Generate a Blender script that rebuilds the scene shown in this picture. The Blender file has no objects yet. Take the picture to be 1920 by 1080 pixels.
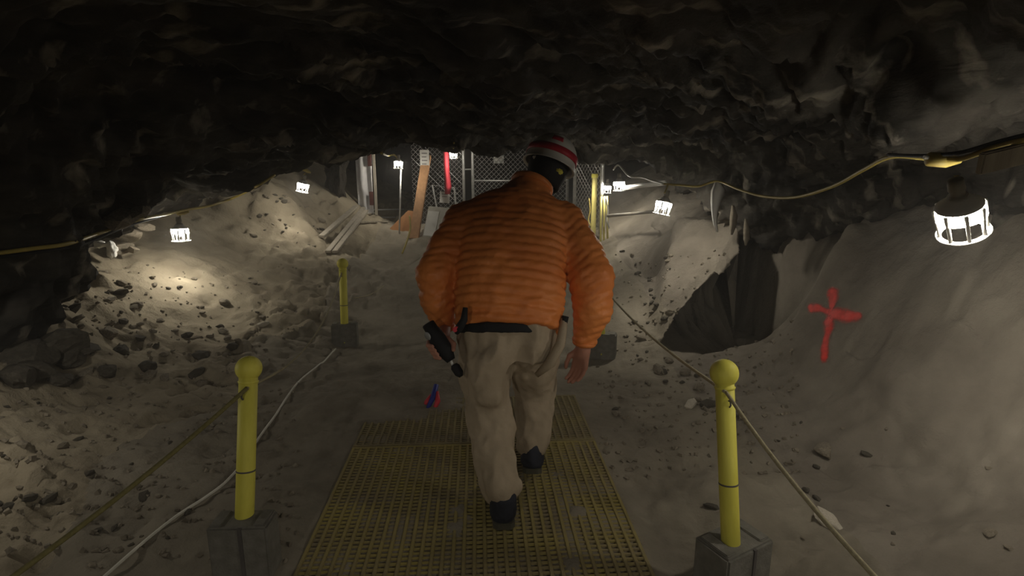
import bpy, bmesh, math, random
import numpy as np
from mathutils import Vector, Matrix, Quaternion
from mathutils.bvhtree import BVHTree

random.seed(7)
S = bpy.context.scene
COL = S.collection

# ------------------------------------------------------------------ camera, world, exposure, lights
CAM_Z, PITCH, FOC = 1.32, math.atan(0.206), 1000.0
cam = bpy.data.objects.new('camera', bpy.data.cameras.new('camera'))
COL.objects.link(cam)
cam.location = (0, 0, CAM_Z)
cam.rotation_euler = (math.pi/2 - PITCH, 0, 0)
cam.data.sensor_width = 36.0
cam.data.lens = 36.0*FOC/1920.0
cam.data.clip_start = 0.05
S.camera = cam
S.view_settings.view_transform = 'Standard'
S.view_settings.look = 'None'
S.view_settings.gamma = 1.0
S.view_settings.use_curve_mapping = False
S.view_settings.exposure = 0.2
S.cycles.max_bounces = 6
S.cycles.diffuse_bounces = 4
S.cycles.sample_clamp_indirect = 4.0
w = bpy.data.worlds.new('cave_dark'); S.world = w
w.use_nodes = True
w.node_tree.nodes['Background'].inputs[0].default_value = (0.004, 0.004, 0.0035, 1)
w.node_tree.nodes['Background'].inputs[1].default_value = 1.0

# dusty air
vs = w.node_tree.nodes.new('ShaderNodeVolumeScatter'); vs.inputs['Density'].default_value = 0.016
vs.inputs['Color'].default_value = (.96, .93, .88, 1); vs.inputs['Anisotropy'].default_value = .45
w.node_tree.links.new(vs.outputs[0], w.node_tree.nodes['World Output'].inputs['Volume'])
S.cycles.volume_bounces = 0
BULB_POWER = 230.0                    # emission strength of the bulbs in view
LAMP_COL = (1, .93, .80)
def string_light(name, loc, watts, radius=0.045, col=LAMP_COL):
    l = bpy.data.lights.new(name, 'SPOT'); l.energy = watts; l.shadow_soft_size = radius; l.color = col
    l.spot_size = math.radians(178); l.spot_blend = .12      # its hood keeps the light off the roof
    o = bpy.data.objects.new(name, l); COL.objects.link(o); o.location = loc
    return o
# the string of lamps goes on behind the camera and out of the frame on both sides
string_light('string_lamp_light', (-2.2, 1.75, 0.85), 6.5)
string_light('string_lamp_light', (1.75, 0.25, 1.15), 13.0)
string_light('string_lamp_light', (-.8, -1.2, 1.38), 19.0)
string_light('string_lamp_light', (0.5, -1.4, 1.38), 15.0)

def ray_point(px, py, d):
    u, v = (px-960)/FOC, (540-py)/FOC
    c, s = math.cos(PITCH), math.sin(PITCH)
    return Vector((u*d, d*(c+v*s), CAM_Z + d*(-s+v*c)))

# ------------------------------------------------------------------ numpy noise
_rs = np.random.RandomState(11)
_T = _rs.rand(65536).astype(np.float32)
def _h(i, j, k):
    return _T[((i*73856093) ^ (j*19349663) ^ (k*83492791)) & 65535]
def vnoise(x, y, z):
    x = np.asarray(x, np.float64); y = np.asarray(y, np.float64); z = np.asarray(z, np.float64)
    x, y, z = np.broadcast_arrays(x, y, z)
    xi, yi, zi = np.floor(x).astype(np.int64), np.floor(y).astype(np.int64), np.floor(z).astype(np.int64)
    fx, fy, fz = x-xi, y-yi, z-zi
    fx, fy, fz = [f*f*f*(f*(f*6-15)+10) for f in (fx, fy, fz)]
    def L(a, b, t): return a+(b-a)*t
    r = L(L(L(_h(xi, yi, zi), _h(xi+1, yi, zi), fx), L(_h(xi, yi+1, zi), _h(xi+1, yi+1, zi), fx), fy),
          L(L(_h(xi, yi, zi+1), _h(xi+1, yi, zi+1), fx), L(_h(xi, yi+1, zi+1), _h(xi+1, yi+1, zi+1), fx), fy), fz)
    return r*2-1
def fbm(x, y, z, o=4, g=0.5):
    r, a = 0, 1.0
    for k in range(o):
        r = r + a*vnoise(x*2**k+17.3*k, y*2**k-9.1*k, z*2**k+5.7*k); a *= g
    return r
def cell_blocks(x, y, seed=0, tilt=0.5):
    """2D cellular field: every cell a tilted plane, its edges cut deep, like fractured rock."""
    xi, yi = np.floor(x).astype(np.int64), np.floor(y).astype(np.int64)
    b1 = np.full(x.shape, 9.0); b2 = np.full(x.shape, 9.0); val = np.zeros(x.shape)
    for dx in (-1, 0, 1):
        for dy in (-1, 0, 1):
            cx, cy = xi+dx, yi+dy
            ox, oy = cx+_h(cx, cy, seed+1), cy+_h(cx, cy, seed+2)
            ddx, ddy = x-ox, y-oy
            d = np.sqrt(ddx**2+ddy**2)
            v = _h(cx, cy, seed+3)-.5 + tilt*((_h(cx, cy, seed+4)-.5)*ddx+(_h(cx, cy, seed+5)-.5)*ddy)*2
            n = d < b1
            b2 = np.where(n, b1, np.minimum(b2, d)); val = np.where(n, v, val); b1 = np.where(n, d, b1)
    edge = np.clip((b2-b1)/.12, 0, 1)
    return val, edge
def sstep(a, b, x):
    t = np.clip((x-a)/(b-a), 0, 1); return t*t*(3-2*t)

# ------------------------------------------------------------------ helpers
def tag(o, label=None, cat=None, group=None, kind=None):
    if label: o['label'] = label
    if cat: o['category'] = cat
    if group: o['group'] = group
    if kind: o['kind'] = kind
    return o
def empty(name, loc, label=None, cat=None, group=None, rot=(0, 0, 0)):
    o = bpy.data.objects.new(name, None); COL.objects.link(o)
    o.location = loc; o.rotation_euler = rot; o.empty_display_size = .1
    return tag(o, label, cat, group)
def link(name, me, mat=None, parent=None, smooth=False):
    o = bpy.data.objects.new(name, me); COL.objects.link(o)
    if mat: me.materials.append(mat)
    if smooth: me.polygons.foreach_set('use_smooth', [True]*len(me.polygons))
    if parent: o.parent = parent
    return o
def from_np(name, V, F, mat=None, parent=None, smooth=True):
    me = bpy.data.meshes.new(name)
    F = np.asarray(F); k = F.shape[1]
    me.vertices.add(len(V)); me.vertices.foreach_set('co', np.asarray(V, np.float32).ravel())
    me.loops.add(F.size); me.loops.foreach_set('vertex_index', F.ravel().astype(np.int32))
    me.polygons.add(len(F)); me.polygons.foreach_set('loop_start', np.arange(0, F.size, k, dtype=np.int32))
    me.update(calc_edges=True); me.validate()
    return link(name, me, mat, parent, smooth)
class MB:
    """collects shapes for ONE mesh object"""
    def __init__(s): s.bm = bmesh.new()
    def box(s, c, size, rot=None, bevel=0):
        r = bmesh.ops.create_cube(s.bm, size=1)
        M = Matrix.Translation(c) @ (rot.to_4x4() if rot else Matrix()) @ Matrix.Diagonal((*size, 1))
        bmesh.ops.transform(s.bm, matrix=M, verts=r['verts'])
        if bevel:
            es = list({e for v in r['verts'] for e in v.link_edges})
            bmesh.ops.bevel(s.bm, geom=es, offset=bevel, segments=2, affect='EDGES')
        return s
    def tube(s, pts, rad, n=8, cap=True, closed=False):
        pts = [Vector(p) for p in pts]; N = len(pts); rings = []
        R = rad if hasattr(rad, '__len__') else [rad]*N
        prev = None
        for i, p in enumerate(pts):
            if closed: t = pts[(i+1) % N]-pts[i-1]
            else: t = pts[min(i+1, N-1)]-pts[max(i-1, 0)]
            t.normalize()
            if prev is None:
                a = t.orthogonal().normalized()
            else:
                a = (prev-t*prev.dot(t))
                a = a.normalized() if a.length > 1e-6 else t.orthogonal().normalized()
            prev = a; b = t.cross(a)
            rings.append([s.bm.verts.new(p+(a*math.cos(2*math.pi*k/n)+b*math.sin(2*math.pi*k/n))*R[i]) for k in range(n)])
        for i in range(N if closed else N-1):
            A, B = rings[i], rings[(i+1) % N]
            for k in range(n):
                s.bm.faces.new((A[k], A[(k+1) % n], B[(k+1) % n], B[k]))
        if cap and not closed:
            s.bm.faces.new(rings[0][::-1]); s.bm.faces.new(rings[-1])
        return s
    def lathe(s, prof, c=(0, 0, 0), n=24, M=None, caps=True):
        rings = []
        for r, z in prof:
            rings.append([s.bm.verts.new(Vector(c)+Vector((r*math.cos(2*math.pi*k/n), r*math.sin(2*math.pi*k/n), z))) for k in range(n)])
        for A, B in zip(rings, rings[1:]):
            for k in range(n):
                s.bm.faces.new((A[k], A[(k+1) % n], B[(k+1) % n], B[k]))
        if caps and prof[0][0] > 1e-5: s.bm.faces.new(rings[0][::-1])
        if caps and prof[-1][0] > 1e-5: s.bm.faces.new(rings[-1])
        if M is not None:
            bmesh.ops.transform(s.bm, matrix=M, verts=[v for r in rings for v in r])
        return s
    def build(s, name, mat, parent=None, smooth=False):
        bmesh.ops.remove_doubles(s.bm, verts=s.bm.verts, dist=1e-6)
        bmesh.ops.recalc_face_normals(s.bm, faces=s.bm.faces)
        me = bpy.data.meshes.new(name); s.bm.to_mesh(me); s.bm.free()
        return link(name, me, mat, parent, smooth)
def curve_pts(P, n=10):
    P = [Vector(p) for p in P]; out = []
    for i in range(len(P)-1):
        p0, p1, p2, p3 = P[max(i-1, 0)], P[i], P[i+1], P[min(i+2, len(P)-1)]
        for k in range(n):
            t = k/n
            out.append(.5*((2*p1)+(p2-p0)*t+(2*p0-5*p1+4*p2-p3)*t*t+(3*p1-p0-3*p2+p3)*t**3))
    return out+[P[-1]]

# ------------------------------------------------------------------ materials
def mat(name, col, rough=.8, var=.15, scale=8, bump=0, bscale=40, metal=0, col2=None, detail=5, spec=.3, stretch=None):
    m = bpy.data.materials.new(name); m.use_nodes = True
    N, L = m.node_tree.nodes, m.node_tree.links
    b = N['Principled BSDF']
    b.inputs['Roughness'].default_value = rough; b.inputs['Metallic'].default_value = metal
    b.inputs['Specular IOR Level'].default_value = spec
    tc = N.new('ShaderNodeTexCoord'); src = tc.outputs['Object']
    if stretch:
        mp = N.new('ShaderNodeMapping'); mp.inputs['Scale'].default_value = stretch
        L.new(src, mp.inputs['Vector']); src = mp.outputs['Vector']
    n = N.new('ShaderNodeTexNoise'); n.inputs['Scale'].default_value = scale; n.inputs['Detail'].default_value = detail
    n.inputs['Roughness'].default_value = .6
    L.new(src, n.inputs['Vector'])
    r = N.new('ShaderNodeValToRGB')
    c2 = col2 or tuple(c*(1+var) for c in col); c1 = col if col2 else tuple(c*(1-var) for c in col)
    r.color_ramp.elements[0].position = .35; r.color_ramp.elements[1].position = .65
    r.color_ramp.elements[0].color = (*c1, 1); r.color_ramp.elements[1].color = (*c2, 1)
    L.new(n.outputs['Fac'], r.inputs['Fac']); L.new(r.outputs['Color'], b.inputs['Base Color'])
    if bump:
        n2 = N.new('ShaderNodeTexNoise'); n2.inputs['Scale'].default_value = bscale; n2.inputs['Detail'].default_value = 6
        n2.inputs['Roughness'].default_value = .65
        L.new(src, n2.inputs['Vector'])
        bp = N.new('ShaderNodeBump'); bp.inputs['Strength'].default_value = bump; bp.inputs['Distance'].default_value = .02
        L.new(n2.outputs['Fac'], bp.inputs['Height']); L.new(bp.outputs['Normal'], b.inputs['Normal'])
    return m
def emit(name, col, strength):
    m = bpy.data.materials.new(name); m.use_nodes = True
    N, L = m.node_tree.nodes, m.node_tree.links
    N.remove(N['Principled BSDF']); e = N.new('ShaderNodeEmission')
    e.inputs[0].default_value = (*col, 1); e.inputs[1].default_value = strength
    L.new(e.outputs[0], N['Material Output'].inputs[0])
    return m
M = {}
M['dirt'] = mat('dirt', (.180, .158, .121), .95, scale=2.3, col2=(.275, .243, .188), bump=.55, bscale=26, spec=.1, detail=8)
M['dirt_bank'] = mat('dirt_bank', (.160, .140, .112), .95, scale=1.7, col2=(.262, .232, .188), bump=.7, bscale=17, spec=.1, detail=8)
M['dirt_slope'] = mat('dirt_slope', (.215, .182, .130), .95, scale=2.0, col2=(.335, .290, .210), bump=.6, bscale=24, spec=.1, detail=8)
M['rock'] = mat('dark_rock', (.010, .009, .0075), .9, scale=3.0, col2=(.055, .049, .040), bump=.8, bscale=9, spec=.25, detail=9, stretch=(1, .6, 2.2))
def add_streaks(m, col, lo, hi, scale, sc):
    N, L = m.node_tree.nodes, m.node_tree.links
    b = N['Principled BSDF']; src = b.inputs['Base Color'].links[0].from_socket
    tc = N.new('ShaderNodeTexCoord'); mp = N.new('ShaderNodeMapping'); mp.inputs['Scale'].default_value = sc
    mp.inputs['Rotation'].default_value = (.2, .3, .75)
    n = N.new('ShaderNodeTexNoise'); n.inputs['Scale'].default_value = scale; n.inputs['Detail'].default_value = 5
    L.new(tc.outputs['Object'], mp.inputs['Vector']); L.new(mp.outputs['Vector'], n.inputs['Vector'])
    r = N.new('ShaderNodeMapRange'); r.inputs[1].default_value = lo; r.inputs[2].default_value = hi
    L.new(n.outputs['Fac'], r.inputs[0])
    mx = N.new('ShaderNodeMix'); mx.data_type = 'RGBA'; mx.inputs[7].default_value = (*col, 1)
    L.new(r.outputs[0], mx.inputs[0]); L.new(src, mx.inputs[6]); L.new(mx.outputs[2], b.inputs['Base Color'])
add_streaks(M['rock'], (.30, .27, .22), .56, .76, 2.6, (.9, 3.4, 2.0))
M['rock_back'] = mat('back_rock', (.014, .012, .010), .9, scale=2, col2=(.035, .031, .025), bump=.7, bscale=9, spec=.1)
M['stone'] = mat('stone', (.14, .12, .09), .9, scale=9, col2=(.27, .235, .18), bump=.4, bscale=30, spec=.15)
M['stone_dark'] = mat('stone_dark', (.065, .058, .045), .9, scale=9, col2=(.1, .088, .07), bump=.4, bscale=30, spec=.15)
M['rock_out'] = mat('outcrop', (.02, .018, .014), .9, scale=5, col2=(.06, .052, .042), bump=.8, bscale=9, spec=.1)
M['stone_pale'] = mat('stone_pale', (.38, .34, .27), .85, scale=9, col2=(.5, .46, .38), bump=.3, bscale=30)
M['yellow'] = mat('yellow_plastic', (.60, .55, .075), .55, scale=14, col2=(.74, .68, .12), bump=.05, bscale=60, stretch=(1, 1, .3))
M['yellow_pale'] = mat('yellow_pale', (.62, .55, .18), .5, var=.08)
M['concrete'] = mat('concrete', (.15, .142, .12), .95, scale=25, col2=(.205, .195, .17), bump=.35, bscale=120, spec=.1)
M['concrete_pale'] = mat('concrete_pale', (.36, .34, .29), .95, scale=8, col2=(.46, .44, .38), bump=.2, bscale=60)
M['frp'] = mat('grating_yellow', (.215, .175, .105), .85, scale=4, col2=(.33, .27, .07), bump=.15, bscale=90, spec=.2)
M['frp2'] = mat('grating_dusty', (.20, .165, .10), .9, scale=6, col2=(.27, .225, .10), bump=.2, bscale=80, spec=.2)
M['white_plastic'] = mat('white_plastic', (.75, .74, .70), .4, var=.04)
M['cage_white'] = mat('cage_white', (.85, .84, .80), .35, var=.03)
M['hood'] = mat('lamp_hood', (.45, .44, .40), .5, var=.05)
mc = bpy.data.materials.new('translucent_collar'); mc.use_nodes = True
N, L = mc.node_tree.nodes, mc.node_tree.links
N.remove(N['Principled BSDF'])
tl_ = N.new('ShaderNodeBsdfTranslucent'); tl_.inputs[0].default_value = (.9, .9, .87, 1)
tp_ = N.new('ShaderNodeBsdfTransparent'); mx_ = N.new('ShaderNodeMixShader'); mx_.inputs[0].default_value = .45
L.new(tp_.outputs[0], mx_.inputs[1]); L.new(tl_.outputs[0], mx_.inputs[2]); L.new(mx_.outputs[0], N['Material Output'].inputs[0])
M['collar'] = mc
M['socket'] = mat('lamp_socket', (.22, .20, .16), .5)
M['bulb'] = emit('lit_bulb', LAMP_COL, BULB_POWER)
M['cord_yellow'] = mat('cord_yellow', (.33, .26, .06), .5, col2=(.42, .33, .09))
M['cord_white'] = mat('cord_white', (.62, .60, .52), .5, var=.06)
M['rope'] = mat('rope_tan', (.33, .29, .18), .85, scale=90, col2=(.44, .39, .25), bump=.3, bscale=200)
M['rope_olive'] = mat('rope_olive', (.15, .13, .045), .85, scale=90, col2=(.20, .175, .07), bump=.3, bscale=200)
M['wood'] = mat('wood', (.26, .135, .06), .75, scale=5, col2=(.36, .2, .095), bump=.2, bscale=30, stretch=(6, 6, .6))
M['wood_grey'] = mat('wood_grey', (.27, .24, .19), .85, scale=5, col2=(.40, .36, .29), bump=.2, bscale=30, stretch=(6, 6, .6))
M['plywood'] = mat('plywood_orange', (.36, .165, .065), .75, scale=6, col2=(.45, .22, .09))
M['steel'] = mat('galvanised', (.52, .52, .50), .4, metal=.5, scale=20, spec=.5)
M['paper'] = mat('paper', (.62, .61, .57), .8, var=.05)
M['ink'] = mat('ink', (.10, .09, .085), .8)
M['red_tape'] = mat('red_tape', (.60, .05, .07), .5, var=.08)
M['sheet'] = mat('grey_sheeting', (.45, .44, .45), .5, scale=5, col2=(.60, .59, .58), bump=.3, bscale=8)
M['maroon'] = mat('maroon_patch', (.09, .03, .025), .7, var=.2)
M['orange'] = mat('orange_nylon', (.66, .195, .045), .5, scale=6, col2=(.76, .255, .065), bump=.2, bscale=22, spec=.35)
M['khaki'] = mat('khaki_cotton', (.34, .275, .195), .9, scale=5, col2=(.43, .35, .255), bump=.25, bscale=14, spec=.1)
M['skin'] = mat('skin', (.42, .20, .14), .6, var=.1)
M['black'] = mat('black_fabric', (.012, .012, .014), .8, var=.2)
M['shoe'] = mat('shoe_navy', (.022, .024, .035), .75, var=.3)
M['sole'] = mat('shoe_sole', (.07, .065, .045), .9)
M['helmet'] = mat('helmet_white', (.62, .61, .57), .35, var=.05, spec=.5)
M['red'] = mat('red_band', (.45, .02, .04), .5, var=.1)
M['blue'] = mat('blue_plastic', (.02, .03, .25), .5)
M['lens'] = mat('grey_lens', (.30, .31, .31), .2, spec=.6)
M['eye'] = mat('eye_white', (.7, .68, .64), .3)

# paint that breaks up at its edges
mp = bpy.data.materials.new('sprayed_red_paint'); mp.use_nodes = True
N, L = mp.node_tree.nodes, mp.node_tree.links
bs = N['Principled BSDF']; bs.inputs['Base Color'].default_value = (.75, .045, .03, 1); bs.inputs['Roughness'].default_value = .7
at = N.new('ShaderNodeAttribute'); at.attribute_name = 'paint'
nz = N.new('ShaderNodeTexNoise'); nz.inputs['Scale'].default_value = 22; nz.inputs['Detail'].default_value = 5
tcn = N.new('ShaderNodeTexCoord'); L.new(tcn.outputs['Object'], nz.inputs['Vector'])
md = N.new('ShaderNodeMath'); md.operation = 'MULTIPLY_ADD'; md.inputs[1].default_value = .9
L.new(nz.outputs['Fac'], md.inputs[0]); L.new(at.outputs['Fac'], md.inputs[2])
mr = N.new('ShaderNodeMapRange'); mr.inputs[1].default_value = .72; mr.inputs[2].default_value = 1.5
L.new(md.outputs[0], mr.inputs[0]); L.new(mr.outputs[0], bs.inputs['Alpha'])
M['paint'] = mp

# ------------------------------------------------------------------ the ground: one height field
GC = Vector((-.145, 1.84)); GD = Vector((-.0625, 1)).normalized(); GN = Vector((GD.y, -GD.x)); GW = .615
def grate_uv(x, y):
    dx, dy = x-GC.x, y-GC.y
    return dx*GN.x+dy*GN.y, dx*GD.x+dy*GD.y            # across, along
def tps_fit(P, reg=.02):
    P = np.array(P, float); n = len(P)
    d = np.hypot(P[:, None, 0]-P[None, :, 0], P[:, None, 1]-P[None, :, 1])
    K = np.where(d > 0, d*d*np.log(d+1e-9), 0)+reg*np.eye(n)
    A = np.zeros((n+3, n+3)); A[:n, :n] = K; A[:n, n] = 1; A[:n, n+1:] = P[:, :2]; A[n:, :n] = A[:n, n:].T
    W = np.linalg.solve(A, np.r_[P[:, 2], 0, 0, 0])
    return P, W
def tps_eval(fit, x, y):
    P, W = fit; r = W[-3]+W[-2]*x+W[-1]*y
    for (px, py, _), wt in zip(P, W[:-3]):
        d2 = (x-px)**2+(y-py)**2+1e-12
        r = r+wt*.5*d2*np.log(d2)
    return r
def rp(px, py, d): p = ray_point(px, py, d); return (p.x, p.y, p.z)
G = []
for yy in (-1.5, -.5, .5, 1.3, 2.1, 2.9):
    for xx, zz in ((-.8, .01), (0, -.03), (.8, -.01)): G.append((xx-.02*yy, yy, zz))
G += [rp(*a) for a in (
    (643, 657, 4.4), (480, 650, 4.0), (400, 560, 4.5), (340, 500, 4.7), (240, 500, 4.4), (450, 470, 5.6), (350, 440, 5.4),
    (500, 440, 6.2), (520, 350, 6.6), (590, 460, 6.2), (620, 440, 7.0), (200, 640, 3.5), (100, 700, 2.9), (0, 760, 2.5),
    (0, 900, 2.15), (200, 800, 2.6), (0, 1080, 1.75), (300, 1000, 1.95), (300, 700, 3.3), (80, 600, 3.0),
    (800, 700, 3.6), (700, 560, 5.5), (760, 480, 7.0), (830, 440, 7.6), (700, 400, 8.5), (640, 380, 8.8), (960, 520, 6.0), (960, 440, 8.0), (960, 640, 4.3),
    (1560, 1000, 2.0), (1900, 1000, 1.7), (1700, 850, 2.3), (1850, 750, 2.2), (1900, 600, 2.2), (1560, 690, 2.95), (1560, 600, 3.1),
    (1565, 545, 3.2), (1500, 650, 3.3), (1650, 450, 3.1), (1600, 380, 3.3), (1850, 480, 2.4), (1400, 760, 2.9), (1250, 720, 3.4),
    (1180, 760, 3.1), (1130, 683, 4.0), (1150, 427, 7.2), (1180, 500, 5.5), (1170, 560, 4.8), (1160, 640, 4.25), (1230, 472, 5.2))]
G += [(1.4, 3.6, .10), (1.7, 3.6, .17), (1.95, 3.58, .26), (2.22, 3.55, .80), (2.35, 3.9, 1.25), (2.3, 3.5, 1.1), (2.2, 3.3, 1.0), (2.3, 1.2, 1.1), (2.2, .2, 1.0), (1.5, .5, .3), (2.0, -1.5, .8), (1.4, -1.5, .1),
      (-1.3, .6, 0), (-2.0, .8, .3), (-2.6, .8, .7), (-2.2, -1.5, .6), (-1.3, -1.5, 0), (-3.4, 2.5, .9), (-4.2, 3.5, 1.1), (-4.2, 5.5, 1.3), (-3.6, 7.5, 1.5),
      (-2.9, 8.8, 1.4), (-1.2, 10, .75), (0, 10, .6), (1.2, 10, .9), (2.2, 8.2, 1.5), (1.9, 6.6, 1.0), (2.4, 5.4, 1.2), (3.2, 4.6, 1.3), (3.2, 2, 1.7), (4, 7, 1.9),
      (0, 12.5, .7), (-4, 11, 1.6), (4, 11, 1.8), (-5, 0, 1.6), (4.5, 0, 2.0)]
GFIT = tps_fit(G)
def crest_y(x):
    """front edge of the leaning buttress; to its right the hollow runs far back"""
    return 3.93+.28*np.clip(x-1.1, 0, 1)+1.25*sstep(1.80, 1.98, x)
def ground(x, y, fine=True):
    x = np.asarray(x, float); y = np.asarray(y, float)
    z = tps_eval(GFIT, x, y)
    # buttress ramp with a steep dark front, and the hollow in front of it
    wob = .07*fbm(x*3, y*3, x*0+3.3, 3)
    ramp = .02+.93*(x-1.10)+.60*(y-4.0)+.03*fbm(x*5, y*5, x*0, 3)+.055*np.abs(fbm(x*9, y*9, x*0+2, 3))*np.exp(-((y-crest_y(x))/.25)**2)
    ramp = np.minimum(ramp, .95+.05*(y-4.6))
    box = sstep(1.0, 1.14, x-.40*(y-4.0))*(1-sstep(2.35, 2.75, x))*(1-sstep(4.9, 5.2, y))
    behind = sstep(-.05, .05, y-crest_y(x)-wob)
    pit = -.02+.20*(x-1.2)*0
    front_zone = sstep(1.08, 1.22, x)*sstep(3.60, 3.78, y-.06*(x-1.2)+wob*.6)*(1-sstep(2.06, 2.14, x-wob*.6))
    z = z*(1-front_zone*(1-behind))+pit*front_zone*(1-behind)
    z = z*(1-box*behind)+np.maximum(ramp, -.2)*box*behind
    # a gap between the far mound and the buttress
    z = z-.25*np.exp(-((x-1.36)/.10)**2)*sstep(4.7, 5.0, y)*(1-sstep(5.6, 6.2, y))
    # lumps, clods, cracks
    side_l = sstep(-1.0, -2.0, -x*-1) if False else sstep(1.0, 2.1, -x)
    side_r = sstep(1.2, 2.0, x)
    flat = 1-np.maximum(side_l, side_r*.6)
    z = z+.045*fbm(x*1.7, y*1.7, x*0+1.1, 3)*(1-.5*flat)
    if fine:
        rough = .55+.45*sstep(-.2, .6, vnoise(x*1.1, y*1.1, x*0+9))
        z = z+(.016+.020*side_l*(1-.4*side_r))*rough*fbm(x*7, y*7, x*0+4.2, 4, .55)
        v, e = cell_blocks(x*6.5+.4*vnoise(x*5, y*5, x*0), y*6.5+.4*vnoise(x*5, y*5, x*0+8), 21)
        lump = sstep(.15, .5, vnoise(x*1.6, y*1.6, x*0+31))
        z = z+(.05*side_l*lump+.012*lump*(1-side_r))*(v+.35)*e
        clod = sstep(.45, .7, vnoise(x*9, y*5, x*0+55))*(.012+.02*side_l)
        z = z-clod*(1-.4*side_r)
        crk = sstep(.54, .70, vnoise(x*6+.3*y, y*2.6, x*0+77))*side_r*.05
        z = z-crk
        z = z+side_r*(.022*fbm(x*3.1, y*3.1, z*7+3, 3)+.009*fbm(x*13, y*13, z*13, 2))
    # bed of the walkway
    a, b = grate_uv(x, y)
    inb = (1-sstep(GW-.01, GW+.12, np.abs(a)))*(1-sstep(1.12, 1.34, b))
    drift = sstep(.35, .75, .55*vnoise(x*5, y*5, x*0+2)+.2*vnoise(x*19, y*19, x*0)+1.0*sstep(.80, 1.12, b)*sstep(.30, -.15, a)+.75*np.exp(-((a-.40)/.13)**2-((b-.08)/.06)**2)-.05)
    bed = -.0085+.005*fbm(x*9, y*9, x*0, 3)+drift*.014
    z = z*(1-inb)+bed*inb
    return z
def gz(x, y): return float(ground(np.array([x]), np.array([y]))[0])
def axis_grid(lo, hi, f, fine, coarse):
    out = [lo]
    while out[-1] < hi: out.append(out[-1]+fine+(coarse-fine)*f(out[-1]))
    return np.array(out)
ys = axis_grid(-1.8, 12.6, lambda y: min(1, max(0, abs(y-2.2)-1)/6), .0125, .055)
xs = axis_grid(-5.2, 4.8, lambda x: min(1, max(0, abs(x)-2.0)/2.5), .0135, .06)
X, Y = np.meshgrid(xs, ys, indexing='ij')
Z = ground(X, Y)
nx, ny = X.shape
V = np.stack([X, Y, Z], -1).reshape(-1, 3)
_wob = .07*fbm(X*3, Y*3, X*0+3.3, 3)
_b = np.clip((Y-crest_y(X)-_wob+.06)/.10, 0, 1)
_uz = sstep(1.12, 1.35, X)*(1-sstep(1.82, 1.95, X))
V[:, 1] += (.85*np.sin(np.pi*_b)**.6*_uz).reshape(-1)  # undercut shaped into the buttress front to keep that face dark
I = np.arange(nx*ny).reshape(nx, ny)
Q = np.stack([I[:-1, :-1], I[1:, :-1], I[1:, 1:], I[:-1, 1:]], -1).reshape(-1, 4)
cx = (X[:-1, :-1]+X[1:, 1:]).reshape(-1)/2; cy = (Y[:-1, :-1]+Y[1:, 1:]).reshape(-1)/2
lb = -1.62+.16*vnoise(cy*1.3, cy*0, cy*0)-.05*cy; rb = 1.12+.10*vnoise(cy*1.5, cy*0+4, cy*0)+.02*cy
def part_mesh(name, sel, m):
    q = Q[sel]; u, inv = np.unique(q, return_inverse=True)
    return tag(from_np(name, V[u], inv.reshape(-1, 4), m), kind='structure')
part_mesh('floor', (cx >= lb) & (cx <= rb), M['dirt'])
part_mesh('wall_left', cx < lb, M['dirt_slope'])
part_mesh('wall_right', cx > rb, M['dirt_bank'])
BV = BVHTree.FromPolygons([tuple(v) for v in V[::1]], [tuple(q) for q in Q[(cx > 1.0) & (cy < 5) & (cy > .5)]])

# ------------------------------------------------------------------ the rock roof
Cc = [(0, -1.5, 1.95), (0, 0, 1.92), (1.2, -1, 1.8), (-1.2, -1, 1.85), (-1.2, .8, 1.8), (2, -1.2, 1.5), (-2.2, -1, 1.45)]
Cc += [rp(*a) for a in (
    (960, 50, 2.0), (960, 150, 2.5), (960, 228, 3.5), (800, 268, 4.5), (940, 268, 4.6), (1060, 278, 4.7), (700, 266, 4.5), (500, 100, 2.3), (500, 220, 3.3),
    (1800, 100, 1.66), (1500, 200, 2.6), (1300, 100, 2.2), (1300, 230, 3.3), (1700, 240, 2.0), (1600, 290, 3.0), (1400, 300, 3.8), (1250, 298, 4.4), (1150, 288, 4.8), (1900, 200, 1.75), (1820, 300, 2.3),
    (600, 298, 4.6), (500, 322, 4.6), (455, 345, 4.5), (185, 400, 3.6), (155, 485, 3.4), (100, 585, 3.1), (0, 645, 2.8), (0, 450, 2.5), (0, 250, 2.2), (300, 200, 2.8), (300, 330, 3.6),
    (380, 352, 5.2), (290, 355, 4.4))]
Cc += [(0, 6.2, 2.3), (-1.6, 6.6, 2.1), (1.0, 6.2, 2.2), (0, 9, 2.5), (-2.9, 7.0, 1.6), (-3.4, 5.6, 1.1), (-3.6, 4.4, .75), (-3.3, 3, .4), (-3.0, 1.5, .7), (1.9, 4.32, .84), (2.4, 4.2, .75),
       (2.3, 3.4, 1.12), (2.3, 2.4, 1.2), (2.2, 1.2, 1.25), (1.45, 4.9, 1.35), (2.2, 5.2, 1.1), (1.9, 6.6, 1.6), (2.6, 8, 1.6), (0, 12, 2.4), (3.5, 2, 1.0), (3.5, 6, 1.2), (-4.5, 3, .2), (-4.5, 7, 1.4), (4.5, 10, 1.5), (-4.5, 11, 1.5)]
CFIT = tps_fit(Cc, .01)
def roof(x, y):
    return tps_eval(CFIT, x, y)
ys2 = axis_grid(-1.8, 12.6, lambda y: min(1, max(0, abs(y-2.8)-1.6)/5), .022, .07)
xs2 = axis_grid(-5.0, 4.6, lambda x: min(1, max(0, abs(x)-2.4)/2), .022, .07)
X2, Y2 = np.meshgrid(xs2, ys2, indexing='ij'); Z2 = roof(X2, Y2)
I2 = np.arange(X2.size).reshape(X2.shape)
Q2 = np.stack([I2[:-1, :-1], I2[:-1, 1:], I2[1:, 1:], I2[1:, :-1]], -1).reshape(-1, 4)
V2 = np.stack([X2, Y2, Z2], -1)
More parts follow.
